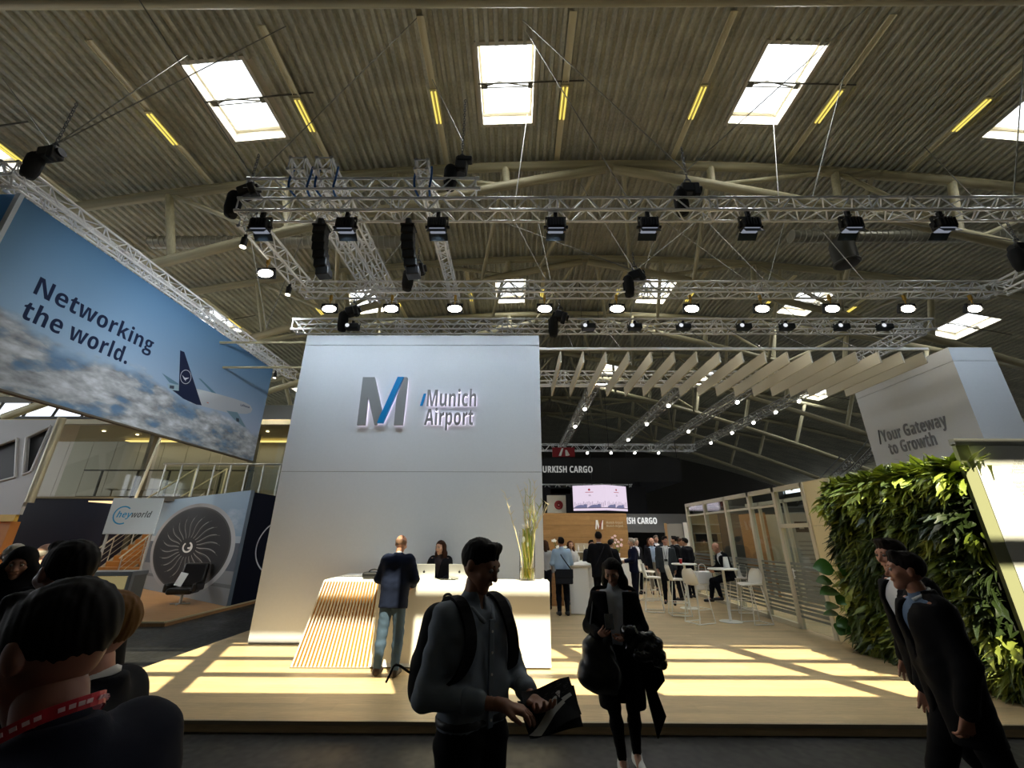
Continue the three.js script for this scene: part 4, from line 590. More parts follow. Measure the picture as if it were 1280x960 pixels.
  const up = thing('upright_sign', 'grey upright sign with a thin white panel beside it near the dark opening', 'sign', [6.75, PF, -18.2], -0.15); part(up, 'board', rbox(0.62, 2.05, 0.05, 0.01, -0.1, 1.25, 0), M('#8d8b84', 0.6)); part(up, 'side_board', rbox(0.1, 2.1, 0.06, 0.01, -0.46, 1.25, 0.0), M('#a5825a', 0.6)); part(up, 'white_board', rbox(0.16, 2.05, 0.05, 0.01, 0.3, 1.3, 0.12), M('#e2e0d8', 0.5)); part(up, 'caption', text('cargo.it', 0.06, 0.34, 0.005, fontR).translate(-0.28, 1.72, 0.026), M('#55534e', 0.6)); part(up, 'foot', span(-0.4, 0.4, 0, 0.23, -0.1, 0.1), M('#77746d', 0.6));
  const ob = thing('shelf_stand', 'cream stand with orange fronts glowing behind the glass partition end', 'stand', [8.6, 0, -21]); part(ob, 'wall', span(-0.9, 1.2, 0, 2.9, -0.2, 0), M('#cbb489', 0.6)); for (let k = 0; k < 4; k++) part(ob, 'shelf', span(-0.8, 1.1, 1.2 + k * 0.4, 1.25 + k * 0.4, 0, 0.25), M('#e2d7bd', 0.5)); part(ob, 'front', span(-0.8, 1.1, 0, 0.9, 0, 0.4), M('#a5652c', 0.5)); part(ob, 'dark_screen', span(0.0, 1.0, 1.6, 2.0, 0.02, 0.06), M('#1a1a1a', 0.3));
  // low stands and their clutter to the right, behind the meeting room
  for (const [x, z, w, h, c, l] of [[14, -16, 5, 2.6, '#8d8a80', 'grey low stand wall behind the meeting room on the right'], [13, -24, 6, 3.4, '#6d6a60', 'brownish stand wall far behind the meeting room'], [20, -22, 7, 4.4, '#5e3a33', 'red brown stand block at the right edge'], [22, -13, 4, 5.0, '#77312a', 'red stand sign at the far right edge']]) { const o = thing('far_stand', l, 'stand', [x, 0, z]); part(o, 'wall', span(-w / 2, w / 2, 0, h, -0.3, 0), M(c, 0.7)); part(o, 'cap', span(-w / 2 - 0.03, w / 2 + 0.03, h, h + 0.08, -0.33, 0.03), M('#8b8880', 0.6)); }
  for (const [a, b, l] of [[[14, 6.3, -14], [30, 6.3, -40], 'long low truss before the bright side windows, upper'], [[16, 5.4, -20], [33, 5.4, -50], 'long low truss before the bright side windows, lower']]) { const A = V(...a), B = V(...b), L = A.distanceTo(B), o = thing('distant_truss', l, 'truss', a); o.rotation.y = Math.atan2(-(B.z - A.z), B.x - A.x); for (const [y, z] of [[0.2, 0.2], [0.2, -0.2], [-0.2, -0.2], [-0.2, 0.2]]) part(o, 'chord', tube([0, y, z], [L, y, z], 0.03, 6), aluDull); const r = []; for (let k = 0; k * 0.45 < L - 0.4; k++) { const s = k % 2 ? 1 : -1; r.push(tube([k * 0.45, 0.2 * s, 0.2], [k * 0.45 + 0.45, -0.2 * s, 0.2], 0.015, 5), tube([k * 0.45, -0.2, 0.2 * s], [k * 0.45 + 0.45, -0.2, -0.2 * s], 0.015, 5)); } part(o, 'lattice', merge(r), aluDull, { kind: 'stuff' }); }
}
// ---------------------------------------------------------------- the neighbouring stand on the left
{ // hanging banner: sky, clouds, an airliner and two words (flat print)
  const W = 2048, H = 838;
  const tex = canvasTex(W, H, (c) => {
    const im = c.createImageData(W, H), d = im.data;
    for (let y = 0; y < H; y++) for (let x = 0; x < W; x++) {
      const u = x / W, v = y / H, edge = 0.60 + 0.10 * u + 0.07 * (fbm(u * 5, 3, 3, 40) - 0.5) * 2 + 0.06 * (fbm(u * 22, v * 10, 3, 50) - 0.5);
      const sky = [88 + 80 * v + 20 * u * v, 130 + 62 * v, 170 + 42 * v];
      const n = fbm(u * 16 + 3, v * 14, 5, 60), n2 = fbm(u * 40, v * 40 + 9, 4, 80), m = Math.min(1, Math.max(0, (v - edge) * 13 + (n - 0.5) * 1.6));
      const lum = 0.72 + 0.5 * (n - 0.5) + 0.42 * (n2 - 0.5), cl = [222 * lum, 230 * lum, 238 * lum], blue = Math.min(1, Math.max(0, (0.47 - n) * 5)) * 0.7, i = (y * W + x) * 4;
      for (let k = 0; k < 3; k++) d[i + k] = Math.max(0, Math.min(255, sky[k] * (1 - m) + m * (cl[k] * (1 - blue) + [88, 128, 170][k] * blue))); d[i + 3] = 255;
    }
    c.putImageData(im, 0, 0);
    const S = (l, f) => { c.fillStyle = f; c.beginPath(); l.forEach(([u, v], i) => (i ? c.lineTo(u * W, v * H) : c.moveTo(u * W, v * H))); c.closePath(); c.fill(); };
    const words = (s, x0, x1, base, cap) => { c.save(); c.fillStyle = '#16233f'; c.font = 'bold 200px sans-serif'; const m = c.measureText(s); c.translate(x0 * W, base * H); c.scale((x1 - x0) * W / m.width, cap * H / 143); c.fillText(s, 0, 0); c.restore(); };
    words('Networking', 0.083, 0.41, 0.462, 0.105); words('the world.', 0.083, 0.352, 0.615, 0.105);
    S([[0.607, 0.475], [0.617, 0.47], [0.708, 0.53], [0.687, 0.541]], '#5b7f93');
    S([[0.465, 0.566], [0.533, 0.587], [0.539, 0.6], [0.501, 0.61]], '#5d7f92');
    const fus = [[0.495, 0.626], [0.538, 0.594], [0.62, 0.56], [0.702, 0.529], [0.80, 0.497], [0.866, 0.483], [0.905, 0.487], [0.923, 0.515], [0.918, 0.55], [0.89, 0.586], [0.78, 0.648], [0.654, 0.681], [0.57, 0.68], [0.503, 0.652]];
    const g = c.createLinearGradient(0.6 * W, 0.54 * H, 0.64 * W, 0.69 * H); g.addColorStop(0, '#8fa9b6'); g.addColorStop(0.4, '#c3ccd2'); g.addColorStop(1, '#a9b0b9'); S(fus, g);
    S([[0.504, 0.336], [0.521, 0.331], [0.653, 0.676], [0.63, 0.688], [0.57, 0.684], [0.52, 0.655], [0.544, 0.64]], '#1b2440');
    c.strokeStyle = '#c8cdd6'; c.lineWidth = 4; c.beginPath(); c.ellipse(0.555 * W, 0.512 * H, 0.0215 * W, 0.055 * H, 0, 0, 7); c.stroke(); S([[0.538, 0.51], [0.552, 0.522], [0.57, 0.505], [0.558, 0.535], [0.561, 0.545], [0.55, 0.535]], '#c8cdd6');
    S([[0.777, 0.633], [0.838, 0.606], [0.908, 0.708], [0.894, 0.712], [0.829, 0.68]], '#6f8b9b'); S([[0.838, 0.66], [0.855, 0.655], [0.862, 0.685], [0.845, 0.69]], '#3a4450');
    c.save(); c.translate(0.845 * W, 0.535 * H); c.rotate(-0.12); c.fillStyle = '#2b3550'; c.font = 'bold 25px sans-serif'; c.fillText('Lufthansa', 0, 0); c.restore();
    S([[0.505, 0.628], [0.522, 0.618], [0.524, 0.642], [0.508, 0.65]], '#3d4754'); c.fillStyle = '#b9543c'; c.fillRect(0.672 * W, 0.632 * H, 18, 5);
  });
  const b = thing('hanging_banner', 'large blue banner with clouds, an airliner and three dark words', 'banner', [-9.5, 4.4, -6.2]);
  part(b, 'print', new THREE.PlaneGeometry(8.8, 3.6).rotateY(Math.PI / 2).translate(0.002, 1.8, -4.4), printed(tex, 0.55));
  part(b, 'panel', span(-0.12, 0, 0, 3.6, -8.8, 0), M('#6f93b5', 0.7)); part(b, 'lower_rail', span(-0.13, 0.012, -0.04, 0, -8.8, 0), M('#5c5547', 0.5));
  part(b, 'corner_rail', span(-0.08, 0.02, -0.02, 3.62, 0, 0.07), M('#c9d2da', 0.35, 0.4));
  const f = thing('hanging_banner', 'plain sky blue banner panel at the left edge of the picture', 'banner', [-9.58, 4.4, -6.14]); part(f, 'panel', span(-6.5, 0, 0, 3.6, -0.05, 0), M('#3f94d8', 0.55)); part(f, 'lower_rail', span(-6.5, 0, -0.04, 0, -0.06, 0.01), M('#5c5547', 0.5));
}
{ // raised floor of the left stand
  const s = new THREE.Shape([[-7.6, 10.2], [-7.6, 20], [-26, 20], [-26, 10.2]].map(([x, y]) => new THREE.Vector2(x, y)));
  const f = single('wood_platform', metric(new THREE.ExtrudeGeometry(s, { depth: 0.1, bevelEnabled: false }).rotateX(-Math.PI / 2), 1), M('#ffffff', 0.4, 0, { key: 'plank3', map: rep(oakTex, 0.5, 0.5) }), 'brown wood floor platform of the left stand', 'platform'); f.userData.kind = 'structure';
  part(f, 'edge_strip', span(-7.62, -7.585, 0.07, 0.104, -20, -10.2), M('#d9cba0', 0.35, 0.3)); part(f, 'edge_strip', span(-26, -7.6, 0.07, 0.104, -10.2, -10.165), M('#d9cba0', 0.35, 0.3));
}
const A2 = V(-13.56, 0.1, -16.4), B2 = V(-7.63, 0.1, -12.27), eLen = A2.distanceTo(B2), eTurn = Math.atan2(-(B2.z - A2.z), B2.x - A2.x);
{ // wall with a printed jet engine
  const W = 2048, H = Math.round(2048 * 3.0 / eLen), PX = W / eLen;
  const tex = canvasTex(W, H, (c) => {
    c.fillStyle = '#8fa6b8'; c.fillRect(0, 0, W, H); c.fillStyle = '#aeb9c0'; c.fillRect(0, H * 0.42, W, H * 0.06); c.fillStyle = '#59606a'; c.fillRect(0, H * 0.48, W, H * 0.3); c.fillStyle = '#8a8d8e'; c.fillRect(0, H * 0.72, W, H * 0.28); c.fillStyle = '#6c6e6e'; c.fillRect(0, H * 0.83, W, H * 0.03);
    for (let k = 0; k < 40; k++) { c.globalAlpha = 0.12; c.fillStyle = '#c7cdd2'; c.beginPath(); c.ellipse(W * (0.75 + 0.22 * lattice(k, 1, 1)), H * (0.18 + 0.2 * lattice(k, 2, 1)), 70, 22, 0, 0, 7); c.fill(); } c.globalAlpha = 1;
    const ux = (u) => (0.26 + u) / 1.26 * W, cx = ux(0.375), cy = H - 1.4 * PX, rx = ux(0.955) - cx, ry = 1.36 * PX;
    const E = (k, dx, f) => { c.fillStyle = f; c.beginPath(); c.ellipse(cx + dx, cy, rx * k, ry * k, 0, 0, 7); c.fill(); };
    const g = c.createLinearGradient(cx - rx, 0, cx + rx, 0); g.addColorStop(0, '#a9a9a9'); g.addColorStop(0.5, '#7c7c7c'); g.addColorStop(1, '#c4c4c2');
    E(1, 0, g); E(0.92, 0, '#3a3734'); E(0.89, -4, '#1a1816'); E(0.84, -6, '#100f0e');
    c.strokeStyle = '#a09d97'; c.lineCap = 'round';
    for (let k = 0; k < 22; k++) { const a = k / 22 * 2 * Math.PI, P = (r, t) => [cx - 8 + Math.cos(a + t) * rx * r, cy + Math.sin(a + t) * ry * r]; c.lineWidth = 7; c.beginPath(); c.moveTo(...P(0.22, 0)); c.bezierCurveTo(...P(0.36, 0.1), ...P(0.5, -0.08), ...P(0.66, 0.14)); c.stroke(); c.lineWidth = 4; c.strokeStyle = '#55524d'; c.beginPath(); c.moveTo(...P(0.24, 0.05)); c.bezierCurveTo(...P(0.4, 0.16), ...P(0.55, -0.02), ...P(0.72, 0.2)); c.stroke(); c.strokeStyle = '#8d8a84'; }
    E(0.2, -8, '#161412'); c.strokeStyle = '#dcdad4'; c.lineWidth = 15; c.save(); c.translate(cx - 8, cy); c.scale(rx / ry, 1); c.beginPath(); c.arc(0, 0, ry * 0.105, -1.1, 3.9); c.stroke(); c.beginPath(); c.arc(ry * 0.04, -ry * 0.03, ry * 0.05, -0.6, 1.9); c.stroke(); c.restore();
  });
  const w = thing('engine_wall', 'exhibition wall printed with a large jet engine seen from the front', 'printed wall', A2.toArray(), eTurn);
  part(w, 'panel', span(0, eLen, 0, 3.0, -0.1, -0.002), M('#5a6570', 0.7)); part(w, 'print', new THREE.PlaneGeometry(eLen, 3.0).translate(eLen / 2, 1.5, 0.002), printed(tex, 0.5));
}
{ // dark panel with the bird-in-a-circle emblem
  const tex = canvasTex(768, 640, (c, W, H) => {
    c.fillStyle = '#0a0f1f'; c.fillRect(0, 0, W, H); c.strokeStyle = '#c9ccd4'; c.lineWidth = 9; c.beginPath(); c.ellipse(430, 330, 330, 205, 0, 0, 7); c.stroke();
    c.fillStyle = '#c9ccd4'; c.beginPath(); c.moveTo(190, 250); c.lineTo(300, 330); c.quadraticCurveTo(360, 345, 420, 290); c.lineTo(640, 230); c.lineTo(620, 255); c.lineTo(650, 262); c.lineTo(600, 290); c.lineTo(625, 300); c.lineTo(540, 330); c.quadraticCurveTo(470, 345, 440, 400); c.lineTo(520, 470); c.lineTo(490, 478); c.quadraticCurveTo(400, 440, 370, 390); c.quadraticCurveTo(330, 370, 290, 360); c.closePath(); c.fill();
  });
  const w = thing('emblem_panel', 'dark navy panel with a pale bird in a circle emblem beside the tower edge', 'panel', [-7.6, 0.1, -12.44]);
  part(w, 'panel', span(-0.12, 0, 0, 2.95, -4.6, 0), M('#0a0f1f', 0.5)); part(w, 'print', new THREE.PlaneGeometry(4.6, 2.95).rotateY(Math.PI / 2).translate(0.003, 1.475, -2.3), printed(tex, 0.45));
  const s = thing('socket_sign', 'small white notice on the dark emblem panel', 'notice', [-7.59, 2.35, -13.9]); part(s, 'card', span(0, 0.012, 0, 0.28, -0.5, 0), whiteLac); part(s, 'print', merge([span(0.012, 0.014, 0.12, 0.2, -0.42, -0.25), span(0.012, 0.014, 0.06, 0.09, -0.42, -0.1)]), M('#55585c', 0.6));
}
{ // white sign with a blue ring and the word heyworld
  const tex = canvasTex(640, 460, (c, W, H) => { c.fillStyle = '#aebcc4'; c.fillRect(0, 0, W, H); c.strokeStyle = '#2f86b8'; c.lineWidth = 17; c.beginPath(); c.arc(180, 222, 112, -0.85, 4.4 + 0.3, true); c.stroke(); c.beginPath(); c.arc(180, 222, 112, 1.1, 4.9); c.stroke(); c.font = 'italic bold 108px sans-serif'; c.fillStyle = '#2f86b8'; c.fillText('hey', 98, 250); c.fillStyle = '#4e5358'; c.save(); c.translate(285, 250); c.scale(0.86, 1); c.fillText('world', 0, 0); c.restore(); });
  const s = thing('stand_sign', 'pale sign with a blue ring and one word in front of the stairs', 'sign', [-12.82, 1.9, -14.5]);
  part(s, 'board', rbox(1.72, 1.16, 0.04, 0.01, 0, 0.57, -0.03), M('#aebcc4', 0.6)); part(s, 'print', new THREE.PlaneGeometry(1.7, 1.14).translate(0, 0.57, -0.005), printed(tex, 0.5)); for (const x of [-0.7, 0.75]) part(s, 'post', span(x - 0.03, x + 0.03, -1.8, 0.02, -0.06, -0.01), M('#b9b9b4', 0.4, 0.4));
}
{ // stairs with pale railings
  const st = thing('staircase', 'warmly lit wooden stairs behind the sign, with white railings', 'stairs', [-15.85, 0.1, -16.7], 0);
  for (let k = 0; k < 14; k++) { part(st, 'tread', span(-0.1, 2.1, 0.2 * k + 0.16, 0.2 * k + 0.2, -0.26 * k - 0.28, -0.26 * k), oakMat); part(st, 'riser', span(-0.1, 2.1, 0.2 * k, 0.2 * k + 0.16, -0.26 * k - 0.02, -0.26 * k), M('#a8743a', 0.6)); }
  const rl = M('#c7c6bf', 0.4, 0.3);
  for (const x of [-0.15, 1.15, 2.15]) { part(st, 'handrail', tube([x, 0.95, 0.1], [x, 0.95 + 2.8, -3.54], 0.03, 8), rl); for (let k = 0; k < 5; k++) part(st, 'baluster', tube([x, 0.1 + k * 0.65, -k * 0.85], [x, 1.03 + k * 0.65, -k * 0.85], 0.022, 6), rl); for (const q of [0.25, 0.5, 0.72]) part(st, 'rail_wire', tube([x, 0.1 + q, 0], [x, 0.1 + q + 2.75, -3.6], 0.012, 6), rl); part(st, 'stringer', tube([x, 0.05, 0], [x, 2.8, -3.6], 0.06, 6), M('#9a958a', 0.5)); }
  const l = new THREE.RectAreaLight(new THREE.Color(1, 0.78, 0.45), 4, 1.8, 0.9); l.position.set(-15, 3.0, -16.3); l.lookAt(-14.8, 0.4, -18); scene.add(l);
  const lm = single('ceiling_lamp', span(-15.9, -14.1, 3.02, 3.06, -16.8, -15.9), glow('#ffd9a0', 1.2), 'flat warm lamp panel above the wooden stairs', 'lamp');
}
{ // two storey part: navy wall, glazed room with a balcony, white angled hull
  const n = thing('navy_wall', 'plain dark navy wall under the glazed upper room on the left', 'wall block', [0, 0.1, 0]); part(n, 'panel', span(-19.6, -16.0, 0, 3.12, -18.0, -17.0), M('#0f1730', 0.55)); part(n, 'edge', span(-19.6, -16.0, 3.12, 3.2, -18, -16.97), M('#8d8567', 0.5)); part(n, 'deck', span(-27, -8.6, 3.0, 3.1, -24, -20.9), M('#6e6a5c', 0.7));
  const r = thing('glazed_room', 'glazed upper room with pale wall panels and warm ceiling lights behind the banner', 'upper room', [0, 3.3, 0]); const beige = M('#9a9686', 0.6), fr = M('#a5a088', 0.45, 0.3), drk = M('#2b2a24', 0.6);
  for (let k = -6; k < 9; k++) part(r, 'wall_panel', span(-20.5 + k * 1.24, -19.28 + k * 1.24, 0, 3.1, -21.1 - 0.004 * (k % 2), -21), beige);
  part(r, 'ceiling_panel', span(-27, -9.4, 3.1, 3.2, -21.2, -17.0), M('#b9ad86', 0.6)); part(r, 'brown_door', span(-11.3, -10.2, 0, 2.4, -20.98, -20.9), M('#4a3a2a', 0.6));
  part(r, 'lamp_strip', span(-19.5, -11, 2.98, 3.02, -20.6, -20.3), glow('#ffe08a', 1.4)); const l = new THREE.RectAreaLight(new THREE.Color(1, 0.92, 0.76), 2.4, 8, 0.5); l.position.set(-15.2, 6.2, -20.3); l.lookAt(-15.2, 2, -20.4); scene.add(l);
  for (let k = 0; k < 9; k++) part(r, 'ceiling_spot', tube([-19 + k * 0.95, 3.08, -18.6 - (k % 2) * 0.7], [-19 + k * 0.95, 3.05, -18.6 - (k % 2) * 0.7], 0.06, 10), glow('#fff0c8', 5));
  part(r, 'post', tube([-15.1, -0.1, -16.95], [-14.75, 3.1, -16.95], 0.05, 8), M('#d0cdb6', 0.4, 0.4));
  part(r, 'top_beam', span(-20, -9.3, 2.95, 3.12, -17.05, -16.85), fr); const gl = M('#f2f4ee', 0.03, 0, { key: 'pane4', transmission: 1, thickness: 0, ior: 1.5 });
  for (const [a, b] of [[-18.4, -15.15], [-14.75, -12.1], [-12.05, -9.4]]) part(r, 'pane', span(a, b, 0.02, 2.92, -16.98, -16.96), gl);
  for (const x of [-18.2, -16.6, -15.2, -14.0, -12.9, -11.8]) part(r, 'railing_post', span(x - 0.03, x + 0.03, 0, 1.25, -18.4, -18.34), drk); part(r, 'railing_rail', span(-19, -11.5, 1.22, 1.27, -18.42, -18.32), drk); part(r, 'railing_rail', span(-19, -11.5, 0.1, 0.14, -18.4, -18.34), drk);
  for (let k = 0; k < 8; k++) { const x = -18.4 + k * 0.62; part(r, 'side_table', merge([tube([x, 0, -19.3], [x, 0.5, -19.3], 0.03, 8), tube([x, 0.5, -19.3], [x, 0.53, -19.3], 0.26, 14)]), M('#8f8672', 0.5)); }
  const bal = thing('balcony_railing', 'glass balustrade with steel posts on the upper floor right of the brown door', 'railing', [0, 3.2, -15.7]); const st = M('#b5b7b0', 0.35, 0.7);
  part(bal, 'handrail', tube([-13.3, 1.2, 0], [-8.2, 1.2, 0], 0.035, 8), st); for (let k = 0; k < 9; k++) { part(bal, 'post', tube([-13.2 + k * 0.62, 0, 0], [-13.2 + k * 0.62, 1.2, 0], 0.025, 8), st); if (k < 8) { part(bal, 'glass_pane', span(-13.16 + k * 0.62, -12.64 + k * 0.62, 0.1, 1.1, -0.006, 0.006), gl); part(bal, 'clip', merge([box(0.07, 0.05, 0.04, -13.2 + k * 0.62, 0.25, 0), box(0.07, 0.05, 0.04, -13.2 + k * 0.62, 0.95, 0)]), st); } } part(bal, 'floor_edge', span(-13.4, -8.1, -0.16, 0, -2.4, 0.06), M('#57544a', 0.6));
  const sr = thing('stair_railing', 'pale slanted stair railing in front of the brown wall on the upper floor', 'railing', [0, 3.2, -16.2]); for (const x of [-12.9, -11.7]) { part(sr, 'handrail', tube([x - 1.2, -0.1, 0], [x + 0.5, 1.1, 0], 0.03, 8), M('#d3cba4', 0.4, 0.3)); part(sr, 'post', tube([x + 0.5, 0, 0], [x + 0.5, 1.1, 0], 0.028, 8), M('#d3cba4', 0.4, 0.3)); }
  const hull = thing('angled_hull', 'white angled stand shell with two dark slanted windows at the left edge', 'stand shell', [0, 0, -15.4]); const hm = M('#a9abad', 0.5);
  // the shell: a white sheet with two trapezoid windows let into it
  const sh = new THREE.Shape([[-24, 2.53], [-17.6, 2.53], [-17.58, 6.0], [-24, 6.0]].map(([a, b]) => new THREE.Vector2(a, b))); const win = [[[-22, 2.75], [-18.26, 3.84], [-18.79, 5.27], [-22, 4.0]], [[-18.01, 3.93], [-17.76, 4.05], [-17.7, 5.76], [-18.46, 5.31]]];
  for (const w of win) sh.holes.push(new THREE.Path(w.map(([a, b]) => new THREE.Vector2(Math.max(a, -23.9), b)))); part(hull, 'shell', new THREE.ExtrudeGeometry(sh, { depth: 0.12, bevelEnabled: false }), hm);
  for (const w of win) { const o = w.map(([a, b]) => [Math.max(a, -23.9), b]); part(hull, 'window', poly(o, 0.02).translate(0, 0, -0.02), M('#26282a', 0.6)); const fr2 = o.map((p, i) => tube([p[0], p[1], 0.12], [o[(i + 1) % 4][0], o[(i + 1) % 4][1], 0.12], 0.05, 8)); part(hull, 'window_frame', merge(fr2), M('#a9aaa8', 0.4, 0.2)); }
  part(hull, 'edge_post', tube([-17.47, 2.95, 0.06], [-17.47, 6.1, 0.06], 0.13, 12), fr); part(hull, 'lower_band', span(-24, -17.7, 2.3, 2.53, 0, 0.12), M('#c9a548', 0.5)); part(hull, 'base_wall', span(-24, -17.9, 0.1, 2.3, -0.3, 0), M('#b0743a', 0.6));
  const c = thing('roof_light_band', 'bright clerestory window band with dark bars above the white shell at the left edge', 'window band', [0, 0, -19.5]); for (let k = 0; k < 6; k++) part(c, 'window_pane', span(-27 + k * 1.45, -25.65 + k * 1.45, 7.3, 8.0, -0.03, 0), glow('#eef5ff', 1.5)); for (let k = 0; k < 7; k++) part(c, 'bar', tube([-27.05 + k * 1.45, 7.2, 0.05], [-27.05 + k * 1.45 + 0.25, 8.1, 0.05], 0.06, 6), drk); part(c, 'sill', span(-27.5, -17, 7.05, 7.3, -0.1, 0.1), M('#2d2d2a', 0.6)); part(c, 'beam', span(-27.5, -12, 6.5, 7.0, -0.1, 0.6), M('#9a927a', 0.6)); part(c, 'top_beam', span(-27.5, -17, 8.0, 8.3, -0.1, 0.1), M('#4b4a44', 0.6)); for (const x of [-27, -17.2, -12.3]) part(c, 'post', span(x - 0.1, x + 0.1, 0, 6.5, 0, 0.3), M('#7b7666', 0.6));
  const fb = thing('fascia_block', 'pale fascia and brown soffit of a stand seen between the banner and the tower', 'stand block', [0, 0, -23]); part(fb, 'fascia', span(-15.5, -6.6, 7.0, 9.0, -0.3, 0), M('#8b8f92', 0.6)); part(fb, 'soffit', span(-15.5, -6.6, 5.4, 6.9, -2.2, -0.3), M('#7a6a50', 0.6)); part(fb, 'lit_band', span(-15.5, -6.6, 5.2, 5.38, -0.4, -0.2), glow('#fff2d0', 0.8)); part(fb, 'lower_wall', span(-15.5, -6.6, 0, 5.1, -2.4, -2.2), M('#3f3a34', 0.7)); part(fb, 'strut', merge([span(-15.5, -15.3, 5, 7.2, -0.4, -0.2), span(-6.8, -6.6, 5, 7.2, -0.4, -0.2)]), M('#6a665a', 0.6));
}
{ // lit counter and armchair before the engine wall
  const c = thing('light_counter', 'cream back-lit counter in a grey metal frame left of the engine wall', 'counter', [-9.55, 0.0, -10.6], 0.15); part(c, 'front', rbox(1.2, 0.88, 0.04, 0.01, 0, 0.53, 0.2), glow('#d8c68c', 0.32)); part(c, 'frame', merge([span(-0.68, 0.68, 0.98, 1.07, -0.3, 0.26), span(-0.68, -0.6, 0.1, 0.98, 0.16, 0.26), span(0.6, 0.68, 0.1, 0.98, 0.16, 0.26), span(-0.68, 0.68, 0.1, 0.13, -0.3, 0.26)]), M('#8b8d8c', 0.4, 0.4)); part(c, 'side', span(0.62, 0.66, 0.1, 0.98, -0.3, 0.2), M('#6b6a62', 0.5));
  const a = thing('armchair', 'black leather lounge armchair on a steel foot before the engine wall', 'armchair', [-9.12, 0.1, -12.6], 0.25); a.scale.setScalar(0.85); const lea = M('#1a1512', 0.35);
  part(a, 'seat', rbox(0.74, 0.2, 0.7, 0.08, 0, 0.4, 0), lea); const bk = part(a, 'backrest', rbox(0.74, 0.78, 0.18, 0.08, 0, 0.42, 0), lea); bk.position.set(0.05, 0.4, -0.32); bk.rotation.x = -0.22; part(a, 'armrest', rbox(0.14, 0.26, 0.66, 0.06, -0.4, 0.5, 0), lea); part(a, 'armrest', rbox(0.14, 0.26, 0.66, 0.06, 0.4, 0.5, 0), lea); part(a, 'foot', merge([tube([0, 0.03, 0], [0, 0.32, 0], 0.04, 10), tube([-0.28, 0.02, 0], [0.28, 0.02, 0], 0.02, 6), tube([0, 0.02, -0.28], [0, 0.02, 0.28], 0.02, 6)]), aluMat);
  const m = thing('magazine', 'white magazine leaning on the black armchair', 'magazine', [-9.25, 0.56, -12.5], 0.3); part(m, 'cover', box(0.18, 0.34, 0.02, 0, 0.17, 0).rotateX(-0.25).rotateZ(-0.25), whiteLac);
}
// ---------------------------------------------------------------- people: bodies, heads, hands and clothes as meshed distance fields
const clamp01 = (t) => (t < 0 ? 0 : t > 1 ? 1 : t);
function cone(a, b, ra, rb = ra, k = 0.02) { // tapered capsule
  const bx = b[0] - a[0], by = b[1] - a[1], bz = b[2] - a[2], l2 = bx * bx + by * by + bz * bz || 1e-9, R = Math.max(ra, rb);
  return { k, lo: [0, 1, 2].map((i) => Math.min(a[i], b[i]) - R), hi: [0, 1, 2].map((i) => Math.max(a[i], b[i]) + R), f: (x, y, z) => { const px = x - a[0], py = y - a[1], pz = z - a[2], h = clamp01((px * bx + py * by + pz * bz) / l2), qx = px - bx * h, qy = py - by * h, qz = pz - bz * h; return Math.sqrt(qx * qx + qy * qy + qz * qz) - (ra + (rb - ra) * h); } };
}
function ell(c, r, k = 0.02) { return { k, lo: c.map((v, i) => v - r[i]), hi: c.map((v, i) => v + r[i]), f: (x, y, z) => { const px = (x - c[0]) / r[0], py = (y - c[1]) / r[1], pz = (z - c[2]) / r[2], k0 = Math.sqrt(px * px + py * py + pz * pz), qx = px / r[0], qy = py / r[1], qz = pz / r[2], k1 = Math.sqrt(qx * qx + qy * qy + qz * qz); return k1 < 1e-6 ? -Math.min(...r) : k0 * (k0 - 1) / k1; } }; }
const union = (prims) => (x, y, z) => { let d = prims[0].f(x, y, z); for (let i = 1; i < prims.length; i++) { const e = prims[i].f(x, y, z), k = prims[i].k, h = k - Math.abs(d - e); d = Math.min(d, e) - (h > 0 ? h * h / (4 * k) : 0); } return d; };
function bounds(prims, pad) { const lo = [1e9, 1e9, 1e9], hi = [-1e9, -1e9, -1e9]; for (const p of prims) for (let i = 0; i < 3; i++) { lo[i] = Math.min(lo[i], p.lo[i] - pad); hi[i] = Math.max(hi[i], p.hi[i] + pad); } return [lo, hi]; }
